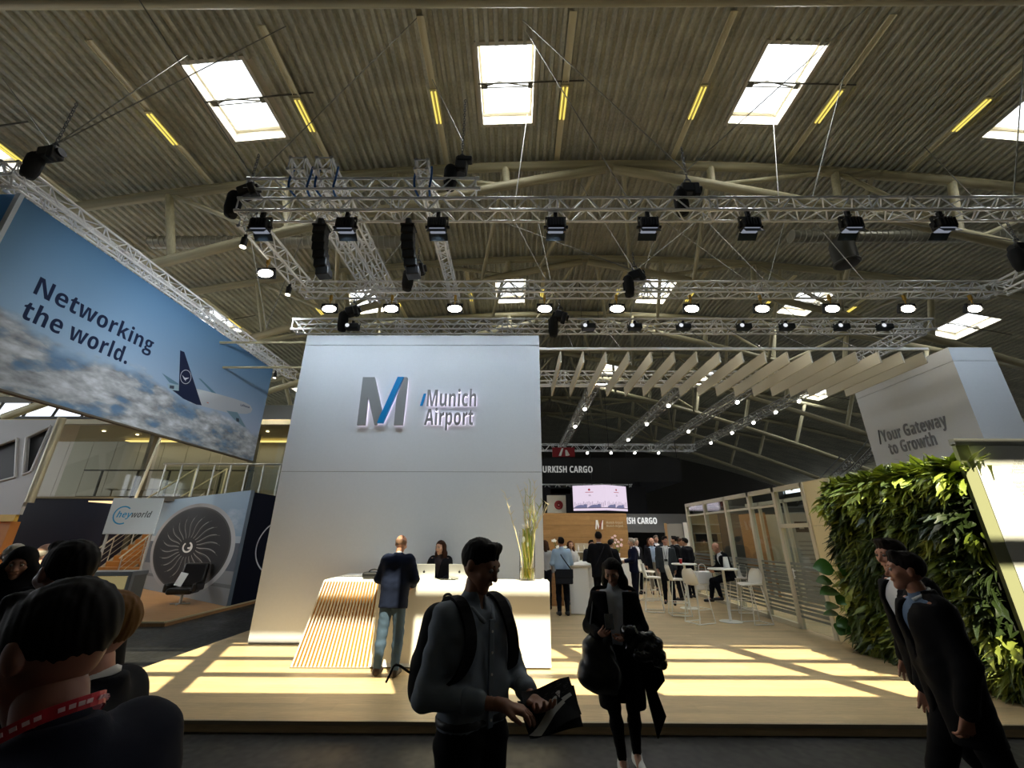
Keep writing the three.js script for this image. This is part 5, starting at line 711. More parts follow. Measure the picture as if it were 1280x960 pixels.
function nets(f, [lo, hi], h) { // naive surface nets
  const n = [0, 1, 2].map((i) => Math.max(3, Math.ceil((hi[i] - lo[i]) / h) + 1)), [nx, ny, nz] = n, F = new Float32Array(nx * ny * nz), id = new Int32Array(nx * ny * nz).fill(-1), pos = [], idx = [];
  for (let k = 0, q = 0; k < nz; k++) for (let j = 0; j < ny; j++) for (let i = 0; i < nx; i++, q++) F[q] = f(lo[0] + i * h, lo[1] + j * h, lo[2] + k * h);
  const at = (i, j, k) => (k * ny + j) * nx + i, C = [[0, 0, 0], [1, 0, 0], [0, 1, 0], [1, 1, 0], [0, 0, 1], [1, 0, 1], [0, 1, 1], [1, 1, 1]], E = [[0, 1], [2, 3], [4, 5], [6, 7], [0, 2], [1, 3], [4, 6], [5, 7], [0, 4], [1, 5], [2, 6], [3, 7]];
  for (let k = 0; k < nz - 1; k++) for (let j = 0; j < ny - 1; j++) for (let i = 0; i < nx - 1; i++) {
    let m = 0; const v = []; for (let c = 0; c < 8; c++) { const t = F[at(i + C[c][0], j + C[c][1], k + C[c][2])]; v.push(t); if (t < 0) m |= 1 << c; } if (m === 0 || m === 255) continue;
    let x = 0, y = 0, z = 0, s = 0; for (const [a, b] of E) { if ((v[a] < 0) === (v[b] < 0)) continue; const t = v[a] / (v[a] - v[b]); x += C[a][0] + t * (C[b][0] - C[a][0]); y += C[a][1] + t * (C[b][1] - C[a][1]); z += C[a][2] + t * (C[b][2] - C[a][2]); s++; }
    id[at(i, j, k)] = pos.length / 3; pos.push(lo[0] + (i + x / s) * h, lo[1] + (j + y / s) * h, lo[2] + (k + z / s) * h);
  }
  const quad = (a, b, c, d, flip) => { if (a < 0 || b < 0 || c < 0 || d < 0) return; flip ? idx.push(a, c, b, a, d, c) : idx.push(a, b, c, a, c, d); };
  for (let k = 1; k < nz - 1; k++) for (let j = 1; j < ny - 1; j++) for (let i = 1; i < nx - 1; i++) {
    const a = F[at(i, j, k)] < 0;
    if (a !== (F[at(i + 1, j, k)] < 0)) quad(id[at(i, j - 1, k - 1)], id[at(i, j, k - 1)], id[at(i, j, k)], id[at(i, j - 1, k)], !a);
    if (a !== (F[at(i, j + 1, k)] < 0)) quad(id[at(i - 1, j, k - 1)], id[at(i - 1, j, k)], id[at(i, j, k)], id[at(i, j, k - 1)], !a);
    if (a !== (F[at(i, j, k + 1)] < 0)) quad(id[at(i - 1, j - 1, k)], id[at(i, j - 1, k)], id[at(i, j, k)], id[at(i - 1, j, k)], !a);
  }
  const g = new THREE.BufferGeometry(); g.setAttribute('position', new THREE.Float32BufferAttribute(pos, 3)); g.setIndex(idx); g.computeVertexNormals();
  const uv = new Float32Array(pos.length / 3 * 2); for (let i = 0; i < uv.length / 2; i++) { uv[2 * i] = pos[3 * i] + 0.7 * pos[3 * i + 2]; uv[2 * i + 1] = pos[3 * i + 1]; } g.setAttribute('uv', new THREE.BufferAttribute(uv, 2)); return g;
}
const join = (l) => mergeGeometries(l);
const clothMap = rep(weaveTex, 9, 9);
const cloth = (c, rough = 0.85) => M(c, rough, 0, { key: 'cloth', bumpMap: clothMap, bumpScale: 0.0008, specularIntensity: 0.25 });
const headCache = {};
function headGeo(cell, female) {
  const key = cell + '|' + female; if (headCache[key]) return headCache[key];
  const w = female ? 0.94 : 1, P = [ell([0, 0.035, -0.015], [0.077 * w, 0.092, 0.097], 0.01), cone([0, -0.02, 0.0], [0, -0.075, 0.042], 0.064 * w, 0.036 * w, 0.03), ell([0, -0.01, 0.035], [0.062 * w, 0.075, 0.055], 0.02), cone([0, 0.018, 0.084], [0, -0.022, 0.104], 0.009, 0.0125, 0.012), cone([-0.014, -0.026, 0.09], [0.014, -0.026, 0.09], 0.008, 0.008, 0.008), cone([-0.036, 0.034, 0.074], [0.036, 0.034, 0.074], 0.012, 0.012, 0.02), cone([-0.018, -0.054, 0.083], [0.018, -0.054, 0.083], 0.0075, 0.0075, 0.008), cone([0, -0.092, 0.06], [0, -0.094, 0.062], 0.022 * w, 0.02, 0.02)];
  for (const s of [-1, 1]) P.push(ell([s * 0.079 * w, 0.004, -0.012], [0.011, 0.031, 0.019], 0.008), ell([s * 0.045, -0.012, 0.058], [0.022, 0.022, 0.022], 0.02));
  const u = union(P), f = (x, y, z) => { let d = u(x, y, z); for (const s of [-1, 1]) { const e = 0.0135 - Math.sqrt((x - s * 0.031) ** 2 + (y - 0.014) ** 2 + (z - 0.092) ** 2), h = 0.012 - Math.abs(d - e); d = Math.max(d, e) + (h > 0 ? h * h / 0.048 : 0); } return d; };
  return headCache[key] = nets(f, bounds(P, cell * 2), cell);
}
function hairGeo(type, cell, seedN, f) {
  const n = (x, y, z) => 0.0016 * Math.sin(x * 210 + seedN + 2 * Math.sin(z * 55)) * Math.sin(z * 60 + y * 45) + 0.0009 * Math.sin(z * 330 + x * 240 + y * 60 + seedN);
  const w = f ? 0.96 : 1, cap = ell([0, 0.04, -0.018], [0.0835 * w, 0.094, 0.101], 0.01), P = [cap]; let cut;
  if (type === 'short') { P.push(cone([-0.03, 0.112, 0.05], [0.03, 0.115, 0.048], 0.022, 0.022, 0.03)); cut = (x, y, z) => -(0.78 * y - 0.62 * z + 0.016 + 0.05 * Math.max(0, -z - 0.02) - (Math.abs(x) > 0.06 ? 0.006 : 0)); }
  else if (type === 'thin') cut = (x, y, z) => Math.max(-(0.78 * y - 0.62 * z + 0.02), y - 0.055 + 0.1 * Math.max(0, z)); // a ring round a bald crown
  else { const L = type === 'long' ? 0.34 : 0.16; for (const s of [-1, 1]) P.push(cone([s * 0.06, 0.05, -0.02], [s * 0.085, -0.1, -0.015], 0.04, 0.04, 0.03), cone([s * 0.085, -0.1, -0.015], [s * 0.1, -L, 0.03], 0.045, 0.028, 0.03)); P.push(cone([0, 0, -0.07], [0, -L * 0.9, -0.09], 0.07, 0.05, 0.04)); cut = (x, y, z) => Math.min(Math.max(-(0.8 * y - 0.6 * z + 0.02 - 0.1 * Math.max(0, Math.abs(x) - 0.055)), Math.abs(x) - 0.062 + 0.3 * Math.min(0, 0.02 - z)), 0.03) * (z > 0.0 ? 1 : -1); cut = (x, y, z) => (z > 0.015 && y < 0.075 - 0.5 * Math.max(0, Math.abs(x) - 0.03) && Math.abs(x) < 0.066 && y > -0.17 ? 0.02 : -1); }
  const u = union(P), kk = type === 'short' || type === 'thin' ? 0.03 : 0.012; return nets((x, y, z) => { const a = u(x, y, z) + n(x, y, z), b = cut(x, y, z), h = kk - Math.abs(a - b); return Math.max(a, b) + (h > 0 ? h * h / (4 * kk) : 0); }, bounds(P, 0.02), cell);
}
function handGeo(dir, nrm, side, curl, cell, thumbIn = 0.5) { // hand from the wrist at the origin, pointing along dir, palm facing nrm
  const d = V(...dir).normalize(), nn = V(...nrm), b = V().crossVectors(d, nn).normalize().multiplyScalar(side), p = V().crossVectors(b, d).multiplyScalar(side).normalize(); if (p.dot(nn) < 0) p.negate();
  const at = (l, a, h) => V().addScaledVector(d, l).addScaledVector(b, a).addScaledVector(p, h).toArray(), P = [cone(at(-0.02, 0, 0), at(0.015, 0, 0), 0.025, 0.026, 0.01)];
  [[-0.03, 0.086, 0.052], [-0.01, 0.092, 0.064], [0.011, 0.09, 0.06], [0.03, 0.082, 0.048]].forEach(([a, l, fl], i) => {
    P.push(cone(at(0.012, a * 0.5, 0), at(l, a, 0), 0.0155, 0.0125, 0.012)); let q = [l, a, 0], ang = curl * (0.5 + 0.08 * i); const seg = [fl * 0.5, fl * 0.32, fl * 0.26], rad = [0.0098, 0.0088, 0.0078, 0.0066];
    for (let s = 0; s < 3; s++) { const r = [q[0] + Math.cos(ang) * seg[s], a * (1 + 0.12 * (s + 1)), q[2] + Math.sin(ang) * seg[s]]; P.push(cone(at(...q), at(...r), rad[s], rad[s + 1], 0.003)); q = r; ang += curl * 0.62; }
  });
  P.push(cone(at(0.015, 0.022, 0.004), at(0.048, 0.045, 0.014 + 0.01 * thumbIn), 0.014, 0.0115, 0.01), cone(at(0.048, 0.045, 0.014 + 0.01 * thumbIn), at(0.082, 0.05, 0.02 + 0.02 * thumbIn), 0.0108, 0.0078, 0.003));
  return nets(union(P), bounds(P, cell * 2), cell);
}
const DEF = { lean: 0, twist: 0, side: 0, ER: [-0.235, 1.15, -0.03], WR: [-0.235, 0.9, 0.05], EL: [0.235, 1.15, -0.03], WL: [0.235, 0.9, 0.05], KR: [-0.095, 0.5, 0.02], AR: [-0.1, 0.09, -0.02], KL: [0.095, 0.5, 0.02], AL: [0.1, 0.09, -0.02], pelvis: [0, 0.94, 0], headYaw: 0, headPitch: 0, curl: 0.5 };
function person(o) {
  const s = (o.height ?? 1.75) / 1.75, c = o.cell ?? 0.022, hc = o.headCell ?? 0.009, J = { ...DEF, ...(o.pose || {}) }, g = thing('person', o.label, 'person', o.at, o.turn ?? 0, o.group), fem = !!o.female, bw = (fem ? 0.9 : 1) * (o.bulk ?? 1);
  g.scale.setScalar(s);
  const dp = J.pelvis, up = (p) => { const v = V(p[0], p[1] - 0.94, p[2]); v.applyEuler(new THREE.Euler(J.lean, J.twist, J.side, 'YXZ')); return [v.x + dp[0], v.y + dp[1], v.z + dp[2]]; };
  const inv = new THREE.Matrix4().makeRotationFromEuler(new THREE.Euler(J.lean, J.twist, J.side, 'YXZ')).invert().elements, unlean = (x, y, z) => { const a = x - dp[0], b = y - dp[1], q = z - dp[2]; return [inv[0] * a + inv[4] * b + inv[8] * q, inv[1] * a + inv[5] * b + inv[9] * q + 0.94, inv[2] * a + inv[6] * b + inv[10] * q]; };
  const sh = 0.178 * bw, SH = { R: up([-sh, 1.425, -0.015]), L: up([sh, 1.425, -0.015]) }, EL = { R: up(J.ER), L: up(J.EL) }, WR = { R: up(J.WR), L: up(J.WL) }, hip = { R: [dp[0] - 0.085, dp[1] - 0.03, dp[2]], L: [dp[0] + 0.085, dp[1] - 0.03, dp[2]] }, KN = { R: J.KR, L: J.KL }, AN = { R: J.AR, L: J.AL };
  const neck = up([0, 1.46, -0.025]), hd = up([0, 1.635, 0.012 + 0.03 * Math.sin(J.headPitch)]), chin = up([0, 1.56, 0.0]);
  const lerp = (a, b, t) => a.map((v, i) => v + (b[i] - v) * t);
  const wr = o.wrinkle ?? 0, fold = (x, y, z) => (wr ? wr * (Math.sin(x * 23 + 4 * Math.sin(y * 13 + 1)) * Math.sin(y * 31 + z * 19 + 2 * Math.sin(x * 17)) + 0.5 * Math.sin(y * 57 + x * 41 + z * 33)) : 0);
  const torso = (e, hem) => { const b = bw, P = []; // chest, waist and hips, wider than deep
    for (const q of [-1, 1]) P.push(cone(up([q * 0.085 * b, 1.33, 0.0]), up([q * 0.07 * b, 1.1, 0.005]), 0.105 * b + e, (fem ? 0.085 : 0.1) * b + e, 0.05), cone(up([q * 0.07 * b, 1.1, 0.005]), [dp[0] + q * 0.075, dp[1] + hem, dp[2]], (fem ? 0.085 : 0.1) * b + e, 0.1 * Math.min(b, 1.05) + e, 0.05)); P.push(cone(up([-0.13 * b, 1.405, -0.02]), up([0.13 * b, 1.405, -0.02]), 0.068 + e, 0.068 + e, 0.06), cone(up([0, 1.42, -0.02]), neck, 0.075 + e * 0.6, 0.055 + e * 0.6, 0.05)); return P; };
  const arm = (q, e, k = 0.04) => [cone(SH[q], EL[q], 0.055 * bw + e, 0.041 + e, k), cone(EL[q], WR[q], 0.041 + e, 0.028 + e, 0.02)];
  const leg = (q, e, k = 0.04) => [cone(hip[q], KN[q], 0.085 + e, 0.055 + e, k), cone(KN[q], lerp(KN[q], AN[q], 0.35), 0.055 + e, 0.054 + e, 0.03), cone(lerp(KN[q], AN[q], 0.35), AN[q], 0.054 + e, 0.036 + e, 0.03)];
  // the body under the clothes, with head and hands on finer grids
  const B = [...torso(-0.012, 0), ...arm('R', -0.004), ...arm('L', -0.004), ...leg('R', -0.012), ...leg('L', -0.012), cone(neck, chin, 0.056 * (fem ? 0.88 : 1), 0.053 * (fem ? 0.88 : 1), 0.02)];
  for (const q of ['R', 'L']) B.push(cone(AN[q], [AN[q][0] * 1.05, AN[q][1] - 0.055, AN[q][2] + 0.13], 0.034, 0.024, 0.02));
  const pieces = [nets(union(B), bounds(B, c * 2), c)];
  const hm = new THREE.Matrix4().makeTranslation(...hd).multiply(new THREE.Matrix4().makeRotationFromEuler(new THREE.Euler(J.lean * 0.5 + J.headPitch, J.twist + J.headYaw, J.headRoll ?? 0, 'YXZ')));
  pieces.push(headGeo(hc, fem).clone().applyMatrix4(hm));
  for (const [q, sd] of [['R', -1], ['L', 1]]) { const hand = o['hand' + q] ?? {}, w = WR[q], e = EL[q], dir = hand.dir ?? [w[0] - e[0], w[1] - e[1], w[2] - e[2]]; pieces.push(handGeo(dir, hand.palm ?? [-sd, 0, 0.3], sd * (hand.flip ?? 1), hand.curl ?? J.curl, o.handCell ?? 0.008).translate(...w)); }
  part(g, 'body', join(pieces), M(o.skin ?? '#b98a6d', 0.55));
  const net = (name, prims, color, post, rough, cell = c) => part(g, name, nets(post ? ((u) => (x, y, z) => post(u(x, y, z) + fold(x, y, z), x, y, z))(union(prims)) : ((u) => (x, y, z) => u(x, y, z) + fold(x, y, z))(union(prims)), bounds(prims, cell * 2), cell), cloth(color, rough));
  const hemTop = o.top?.type === 'shirt' ? o.top.hem ?? 0.9 : 0.9;
  // trousers or skirt
  const legs = [...torso(0.004, -0.0).slice(1, 2), ...torso(0.004, 0).slice(3, 4), ...leg('R', o.legFit ?? 0.012), ...leg('L', o.legFit ?? 0.012)];
  net('trousers', legs, o.legs ?? '#15161b', (d, x, y, z) => { const u = unlean(x, y, z); return Math.max(d, u[1] - (hemTop < 0.88 ? 0.94 : 1.02)); });
  // shoes
  for (const q of ['R', 'L']) { const a = AN[q], t = o.toe?.[q] ?? [a[0] * 1.06, 0, a[2] + 0.17], S = [cone([a[0], a[1] + 0.0, a[2] - 0.005], [a[0], a[1] - 0.04, a[2] - 0.015], 0.044, 0.042, 0.02), cone([a[0], a[1] - 0.045, a[2] - 0.02], [t[0], a[1] - 0.058, t[2]], 0.042, 0.036, 0.03)], fl = a[1] - 0.09; const u = union(S); part(g, 'shoe', nets((x, y, z) => Math.max(u(x, y, z), fl - y), bounds(S, c * 2), Math.min(c, 0.014)), M(o.shoes ?? '#0d0d0f', o.shoes ? 0.7 : 0.35)); }
  // top: shirt, or shirt with a jacket over it
  const T = o.top ?? { type: 'shirt', color: '#7f93a8' }, sleeve = (e, short) => ['R', 'L'].flatMap((q) => { const end = short ? lerp(EL[q], WR[q], T.roll ?? 0.1) : lerp(EL[q], WR[q], 0.93); return [cone(SH[q], EL[q], 0.056 * bw + e, 0.045 + e, 0.05), cone(EL[q], end, 0.045 + e, 0.035 + e, 0.03)]; });
  const hemY = T.hem ?? (T.type === 'jacket' ? 0.8 : 0.9);
  if (T.type === 'shirt') net('shirt', [...torso(hemY < 0.88 ? 0.02 : 0.008, hemY - 0.94), ...sleeve(0.008, T.roll !== undefined), cone(lerp(neck, chin, 0.0), lerp(neck, chin, 0.42), 0.064, 0.061, 0.02)], T.color, (d, x, y, z) => { const u = unlean(x, y, z); return Math.max(d, hemY - u[1], u[2] > 0.02 && u[1] > 1.44 ? 0.012 - Math.abs(u[0]) - (1.475 - u[1]) * 0.1 : -1); }, 0.85);
  else {
    net('shirt', [...torso(0.004, 0.05), cone(neck, lerp(neck, chin, 0.4), 0.062, 0.06, 0.02)], T.shirt ?? '#d8d8d8', (d, x, y, z) => { const u = unlean(x, y, z); return Math.max(d, 0.98 - u[1]); });
    const J2 = [...torso(0.028, Math.min(0, hemY - 0.94) * 0.9), ...sleeve(0.018), cone(up([0, 1.43, -0.04]), up([0, 1.49, -0.045]), 0.073, 0.066, 0.02)];
    if (hemY < 0.7) for (const q of ['R', 'L']) J2.push(cone(hip[q], lerp(hip[q], KN[q], clamp01((0.91 - hemY) / 0.42)), 0.13, 0.12, 0.06));
    net(T.name ?? 'jacket', J2, T.color, (d, x, y, z) => { const u = unlean(x, y, z), w = T.closed ? -1 : T.open ? 0.045 + 0.03 * clamp01((u[1] - 0.9) / 0.5) : 0.085 * clamp01((u[1] - (T.button ?? 1.12)) / 0.33) + (u[1] < 0.98 ? (0.98 - u[1]) * 0.35 : 0); const cut = u[2] > 0.012 && w > 0 && (T.open || u[1] > (T.button ?? 1.12) || u[1] < 0.98) ? w - Math.abs(u[0]) : -1; return Math.max(d, hemY - u[1], cut, u[2] > 0.0 ? u[1] - 1.46 : u[1] - 1.52); }, T.rough ?? 0.85);
    if (T.tie) part(g, 'tie', (() => { const P = [cone(up([0, 1.44, 0.085]), up([0, 1.12, 0.118]), 0.012, 0.024, 0.01)]; return nets(union(P), bounds(P, 0.02), 0.008); })(), cloth(T.tie, 0.5));
  }
  // hair and face
  if (o.hair !== 'none') part(g, 'hair', hairGeo(o.hair ?? 'short', hc, (o.at[0] * 7) % 6, fem).applyMatrix4(hm), M(o.hairColor ?? '#17110d', 0.7, 0, { key: 'hair', specularIntensity: 0.25 }));
  if (o.face ?? true) { const e = new THREE.SphereGeometry(0.0115, 12, 10), ir = new THREE.SphereGeometry(0.0062, 10, 8); for (const q of [-1, 1]) { const eye = part(g, 'eye', e.clone().translate(q * 0.031, 0.014, 0.082).applyMatrix4(hm), M('#8f877f', 0.35)); part(eye, 'iris', ir.clone().translate(q * 0.031, 0.013, 0.0885).applyMatrix4(hm), M('#20160f', 0.2)); const P = [cone([q * 0.018, 0.037, 0.089], [q * 0.046, 0.039, 0.078], 0.0045, 0.0035)]; part(g, 'eyebrow', nets(union(P), bounds(P, 0.008), 0.004).applyMatrix4(hm), M(o.hair === 'none' ? '#4a3a2e' : o.hairColor ?? '#17110d', 0.7)); } }
  g.userData.rig = undefined; delete g.userData.rig;
  return { g, up, hd, hm, neck, WR, EL, SH, AN, dp, sh };
}
// ---------------------------------------------------------------- people in front of the stand
const FG = { cell: 0.012, headCell: 0.0045, handCell: 0.0038 };
const ribbon = (pts, w, t, across) => { // flat strap through points, of that width along across
  const c = new THREE.CatmullRomCurve3(pts.map((p) => V(...p))), n = 28, pos = [], idx = [], ac = across.map((a) => V(...a));
  for (let i = 0; i <= n; i++) { const u = i / n, p = c.getPoint(u), tg = c.getTangent(u), f = u * (ac.length - 1), k = Math.min(ac.length - 2, Math.floor(f)), a = ac[k].clone().lerp(ac[k + 1], f - k); a.addScaledVector(tg, -a.dot(tg)).normalize(); const m = V().crossVectors(tg, a); for (const [sa, sm] of [[-1, -1], [1, -1], [1, 1], [-1, 1]]) { const q = p.clone().addScaledVector(a, sa * w / 2).addScaledVector(m, sm * t / 2); pos.push(q.x, q.y, q.z); } }
  for (let i = 0; i < n; i++) for (let k = 0; k < 4; k++) { const a = i * 4 + k, b = i * 4 + (k + 1) % 4; idx.push(a, b, a + 4, b, b + 4, a + 4); } idx.push(0, 2, 1, 0, 3, 2, n * 4, n * 4 + 1, n * 4 + 2, n * 4, n * 4 + 2, n * 4 + 3);
  const g = new THREE.BufferGeometry(); g.setAttribute('position', new THREE.Float32BufferAttribute(pos, 3)); g.setIndex(idx); const h = g.toNonIndexed(); h.computeVertexNormals(); return h;
};
{ // man with the backpack, looking down at a brochure
  const p = person({ ...FG, label: 'dark haired man in a grey shirt looking down at a brochure', at: [-0.2, 0, -2.42], turn: 0.78, height: 1.84, bulk: 0.95, wrinkle: 0.004, skin: '#8d6048', hair: 'short', hairColor: '#0e0b0a', legs: '#0c0d12', top: { type: 'shirt', color: '#78808a', hem: 0.985, roll: 0.62 },
    pose: { headYaw: 0.32, headPitch: 0.38, ER: [-0.255, 1.13, -0.02], WR: [-0.06, 1.12, 0.26], EL: [0.25, 1.13, 0.02], WL: [0.12, 1.1, 0.27], KR: [-0.1, 0.5, 0.03], KL: [0.1, 0.5, 0.0], curl: 0.55 }, handR: { dir: [0.7, -0.22, 0.65], palm: [0.3, -0.8, 0.3], curl: 0.55 }, handL: { dir: [-0.35, -0.05, 0.95], palm: [-0.2, 0.9, 0.2], curl: 0.7 } });
  const pl = []; for (let k = 0; k < 5; k++) pl.push(new THREE.CylinderGeometry(0.0055, 0.0055, 0.003, 10).rotateX(Math.PI / 2).translate(0, 1.36 - k * 0.085, 0.1255)); part(p.g, 'placket', merge([rbox(0.03, 0.42, 0.012, 0.004, 0, 1.2, 0.118)]), cloth('#6e767f')); part(p.g, 'button', merge(pl), M('#c8c4ba', 0.4));
  const P = [cone([-0.06, 1.445, 0.04], [-0.03, 1.40, 0.1], 0.018, 0.01, 0.02), cone([0.06, 1.445, 0.04], [0.03, 1.40, 0.1], 0.018, 0.01, 0.02)]; part(p.g, 'collar', nets(union(P), bounds(P, 0.02), 0.006), cloth('#7d858e'));
  for (const q of ['R', 'L']) { const a = p.EL[q].map((v, i) => v + (p.WR[q][i] - v) * 0.58), b = p.EL[q].map((v, i) => v + (p.WR[q][i] - v) * 0.68); const Q = [cone(a, b, 0.051, 0.048, 0.01)]; part(p.g, 'rolled_cuff', nets(union(Q), bounds(Q, 0.02), 0.008), cloth('#6f7780')); }
  const s = 1.84 / 1.75, bp = thing('backpack', 'black backpack on the back of the man in the grey shirt', 'backpack', [-0.2, 0, -2.42], 0.78); bp.scale.setScalar(s);
  const bag = [cone([-0.06, 1.37, -0.22], [-0.085, 1.12, -0.24], 0.085, 0.1, 0.06), cone([0.06, 1.37, -0.22], [0.085, 1.12, -0.24], 0.085, 0.1, 0.06), cone([-0.09, 1.06, -0.27], [0.09, 1.06, -0.27], 0.075, 0.075, 0.04), cone([-0.08, 1.18, -0.3], [0.08, 1.18, -0.3], 0.06, 0.06, 0.05)];
  part(bp, 'bag', nets(union(bag), bounds(bag, 0.03), 0.012), cloth('#0b0b0d', 0.8)); part(bp, 'haul_loop', path([[-0.03, 1.43, -0.23], [-0.02, 1.48, -0.24], [0.02, 1.48, -0.24], [0.03, 1.43, -0.23]], 0.007, 12, 6), blackMat); part(bp, 'side_strap', path([[-0.17, 1.15, -0.28], [-0.24, 1.19, -0.31], [-0.26, 1.15, -0.32], [-0.27, 1.12, -0.33]], 0.006, 14, 6), blackMat); part(bp, 'zip', path([[-0.14, 1.08, -0.325], [-0.12, 1.2, -0.345], [0, 1.25, -0.36], [0.12, 1.2, -0.345], [0.14, 1.08, -0.325]], 0.004, 20, 5), M('#26272a', 0.4));
  for (const q of [-1, 1]) part(bp, 'shoulder_strap', ribbon([[q * 0.1, 1.4, -0.15], [q * 0.115, 1.495, -0.06], [q * 0.12, 1.485, 0.03], [q * 0.125, 1.38, 0.112], [q * 0.137, 1.29, 0.125], [q * 0.17, 1.19, 0.08], [q * 0.195, 1.13, -0.04], [q * 0.16, 1.1, -0.17]], 0.062, 0.014, [[1, 0, 0], [1, 0, 0], [1, 0, 0], [1, 0, 0], [1, 0, -0.3], [0, 0.6, -0.8]]), cloth('#0d0d10', 0.8));
  part(p.g, 'belt', (() => { const P = []; for (const q of [-1, 1]) P.push(cone(p.up([q * 0.072, 1.0, 0.0]), p.up([q * 0.072, 1.028, 0.0]), 0.112, 0.112, 0.04)); const u = union(P); return nets((x, y, z) => Math.max(u(x, y, z), y - 1.03, 0.995 - y), bounds(P, 0.02), 0.009); })(), M('#0a0a0b', 0.5));
  // brochure with a white aircraft shape on black
  const tex = canvasTex(512, 360, (c, W, H) => { c.fillStyle = '#101013'; c.fillRect(0, 0, W, H); c.fillStyle = '#b9b9b6'; c.beginPath(); c.moveTo(0, 330); c.quadraticCurveTo(160, 250, 330, 110); c.quadraticCurveTo(370, 90, 380, 110); c.lineTo(350, 180); c.lineTo(470, 150); c.lineTo(480, 180); c.lineTo(310, 240); c.lineTo(120, 350); c.fill(); c.fillStyle = '#4d4f52'; for (let k = 0; k < 26; k++) c.fillRect(260 + 220 * lattice(k, 1, 1), 20 + 120 * lattice(k, 2, 1), 10 + 30 * lattice(k, 3, 1), 3); });
  const b = thing('brochure', 'black folded brochure with a white aircraft shape held by the man in grey', 'brochure', [0.13, 1.16, -2.24], -0.1);
  const sheet = (w, h) => { const g = new THREE.PlaneGeometry(w, h, 10, 4), q = g.attributes.position; for (let i = 0; i < q.count; i++) { const x = q.getX(i) / w; q.setZ(i, 0.05 * x * x + 0.02 * Math.sin(x * 5)); } g.computeVertexNormals(); return g; };
  [[0, 0], [0.012, 0.22], [-0.01, 0.45]].forEach(([dy, rz], k) => { const m = part(b, 'page', sheet(0.235, 0.16), printed(tex, 0.3, { side: THREE.DoubleSide })); m.position.set(0.02 + 0.01 * k, dy * 1.5 - 0.02, -0.02 * k); m.rotation.set(-0.9 + rz * 0.5, 0.1, 0.42 - rz * 0.5); });
}
{ // woman with the long hair, bag and down jacket
  const p = person({ ...FG, label: 'long haired woman in a black coat looking down at her phone', at: [0.95, 0, -4.42], turn: -0.15, height: 1.66, female: true, wrinkle: 0.002, skin: '#a97a62', hair: 'long', hairColor: '#0d0908', legs: '#0b0b0d', legFit: 0.004, shoes: '#d9d8d4', top: { type: 'jacket', color: '#08080a', shirt: '#b9bfc6', open: true, hem: 0.5, name: 'coat' },
    pose: { lean: 0.06, headYaw: -0.3, headPitch: 0.5, ER: [-0.26, 1.14, 0.0], WR: [-0.17, 1.12, 0.22], EL: [0.24, 1.14, 0.02], WL: [0.07, 1.1, 0.2], KR: [-0.075, 0.5, 0.05], AR: [-0.03, 0.09, 0.02], KL: [0.1, 0.5, 0.02], AL: [0.11, 0.1, -0.1] }, toe: { R: [-0.05, 0, 0.2], L: [0.14, 0, 0.07] }, handR: { dir: [0.4, 0.35, 0.8], palm: [0.5, 0.7, -0.2], curl: 0.7 }, handL: { dir: [-0.8, -0.1, 0.5], palm: [-0.2, 0.9, 0.2], curl: 0.7 } });
  const t = thing('phone', 'dark phone in the right hand of the long haired woman', 'phone', [0.83, 1.17, -4.13], -0.15); part(t, 'body', rbox(0.075, 0.15, 0.009, 0.004).rotateX(-0.8), blackGloss); part(t, 'screen', new THREE.PlaneGeometry(0.068, 0.138).translate(0, 0, 0.0055).rotateY(Math.PI).rotateX(-0.8), M('#15181c', 0.1));
  const b = thing('shoulder_bag', 'large black shoulder bag of the long haired woman', 'bag', [0.74, 0.0, -4.34]); const Q = [cone([-0.02, 0.92, 0], [0.02, 0.74, 0], 0.11, 0.14, 0.08), cone([-0.07, 0.72, 0], [0.1, 0.66, 0], 0.11, 0.1, 0.08), cone([0.05, 0.95, 0], [0.1, 0.74, 0], 0.1, 0.12, 0.06)]; part(b, 'bag', nets((x, y, z) => union(Q)(x, y, z) + 0.004 * Math.sin(x * 40 + y * 25) * Math.sin(y * 38), bounds(Q, 0.03), 0.012), M('#0a0a0b', 0.4)); part(b, 'strap', path([[-0.06, 1.0, 0.02], [-0.02, 1.18, -0.02], [0.03, 1.38, -0.08], [0.06, 1.36, -0.16], [0.06, 1.0, -0.06]], 0.011, 24, 6), blackMat);
  const j = thing('down_jacket', 'shiny black quilted jacket over the left arm of the long haired woman', 'jacket', [1.1, 1.0, -4.2]); const K = []; for (let k = 0; k < 6; k++) for (let i = 0; i < 3; i++) K.push(ell([-0.12 + k * 0.055 + 0.012 * i, 0.09 - i * 0.075 - 0.018 * k + 0.02 * Math.sin(k * 2 + i), 0.02 * Math.cos(k + i * 2)], [0.048, 0.052, 0.06], 0.018)); part(j, 'quilting', nets((x, y, z) => union(K)(x, y, z) + 0.003 * Math.sin(x * 110 + y * 60) * Math.sin(y * 120 - z * 70), bounds(K, 0.03), 0.009), M('#0b0b0e', 0.22));
  const cf = thing('scarf_end', 'black coat tail hanging below the quilted jacket beside the long haired woman', 'coat tail', [1.2, 0.4, -4.36]); part(cf, 'cloth', poly([[-0.1, 0.55], [0.09, 0.5], [0.12, 0.28], [0.04, 0.2], [0.1, 0.02], [0.02, -0.13], [-0.02, 0.1]], 0.025, 0.008), cloth('#08080a'));
}
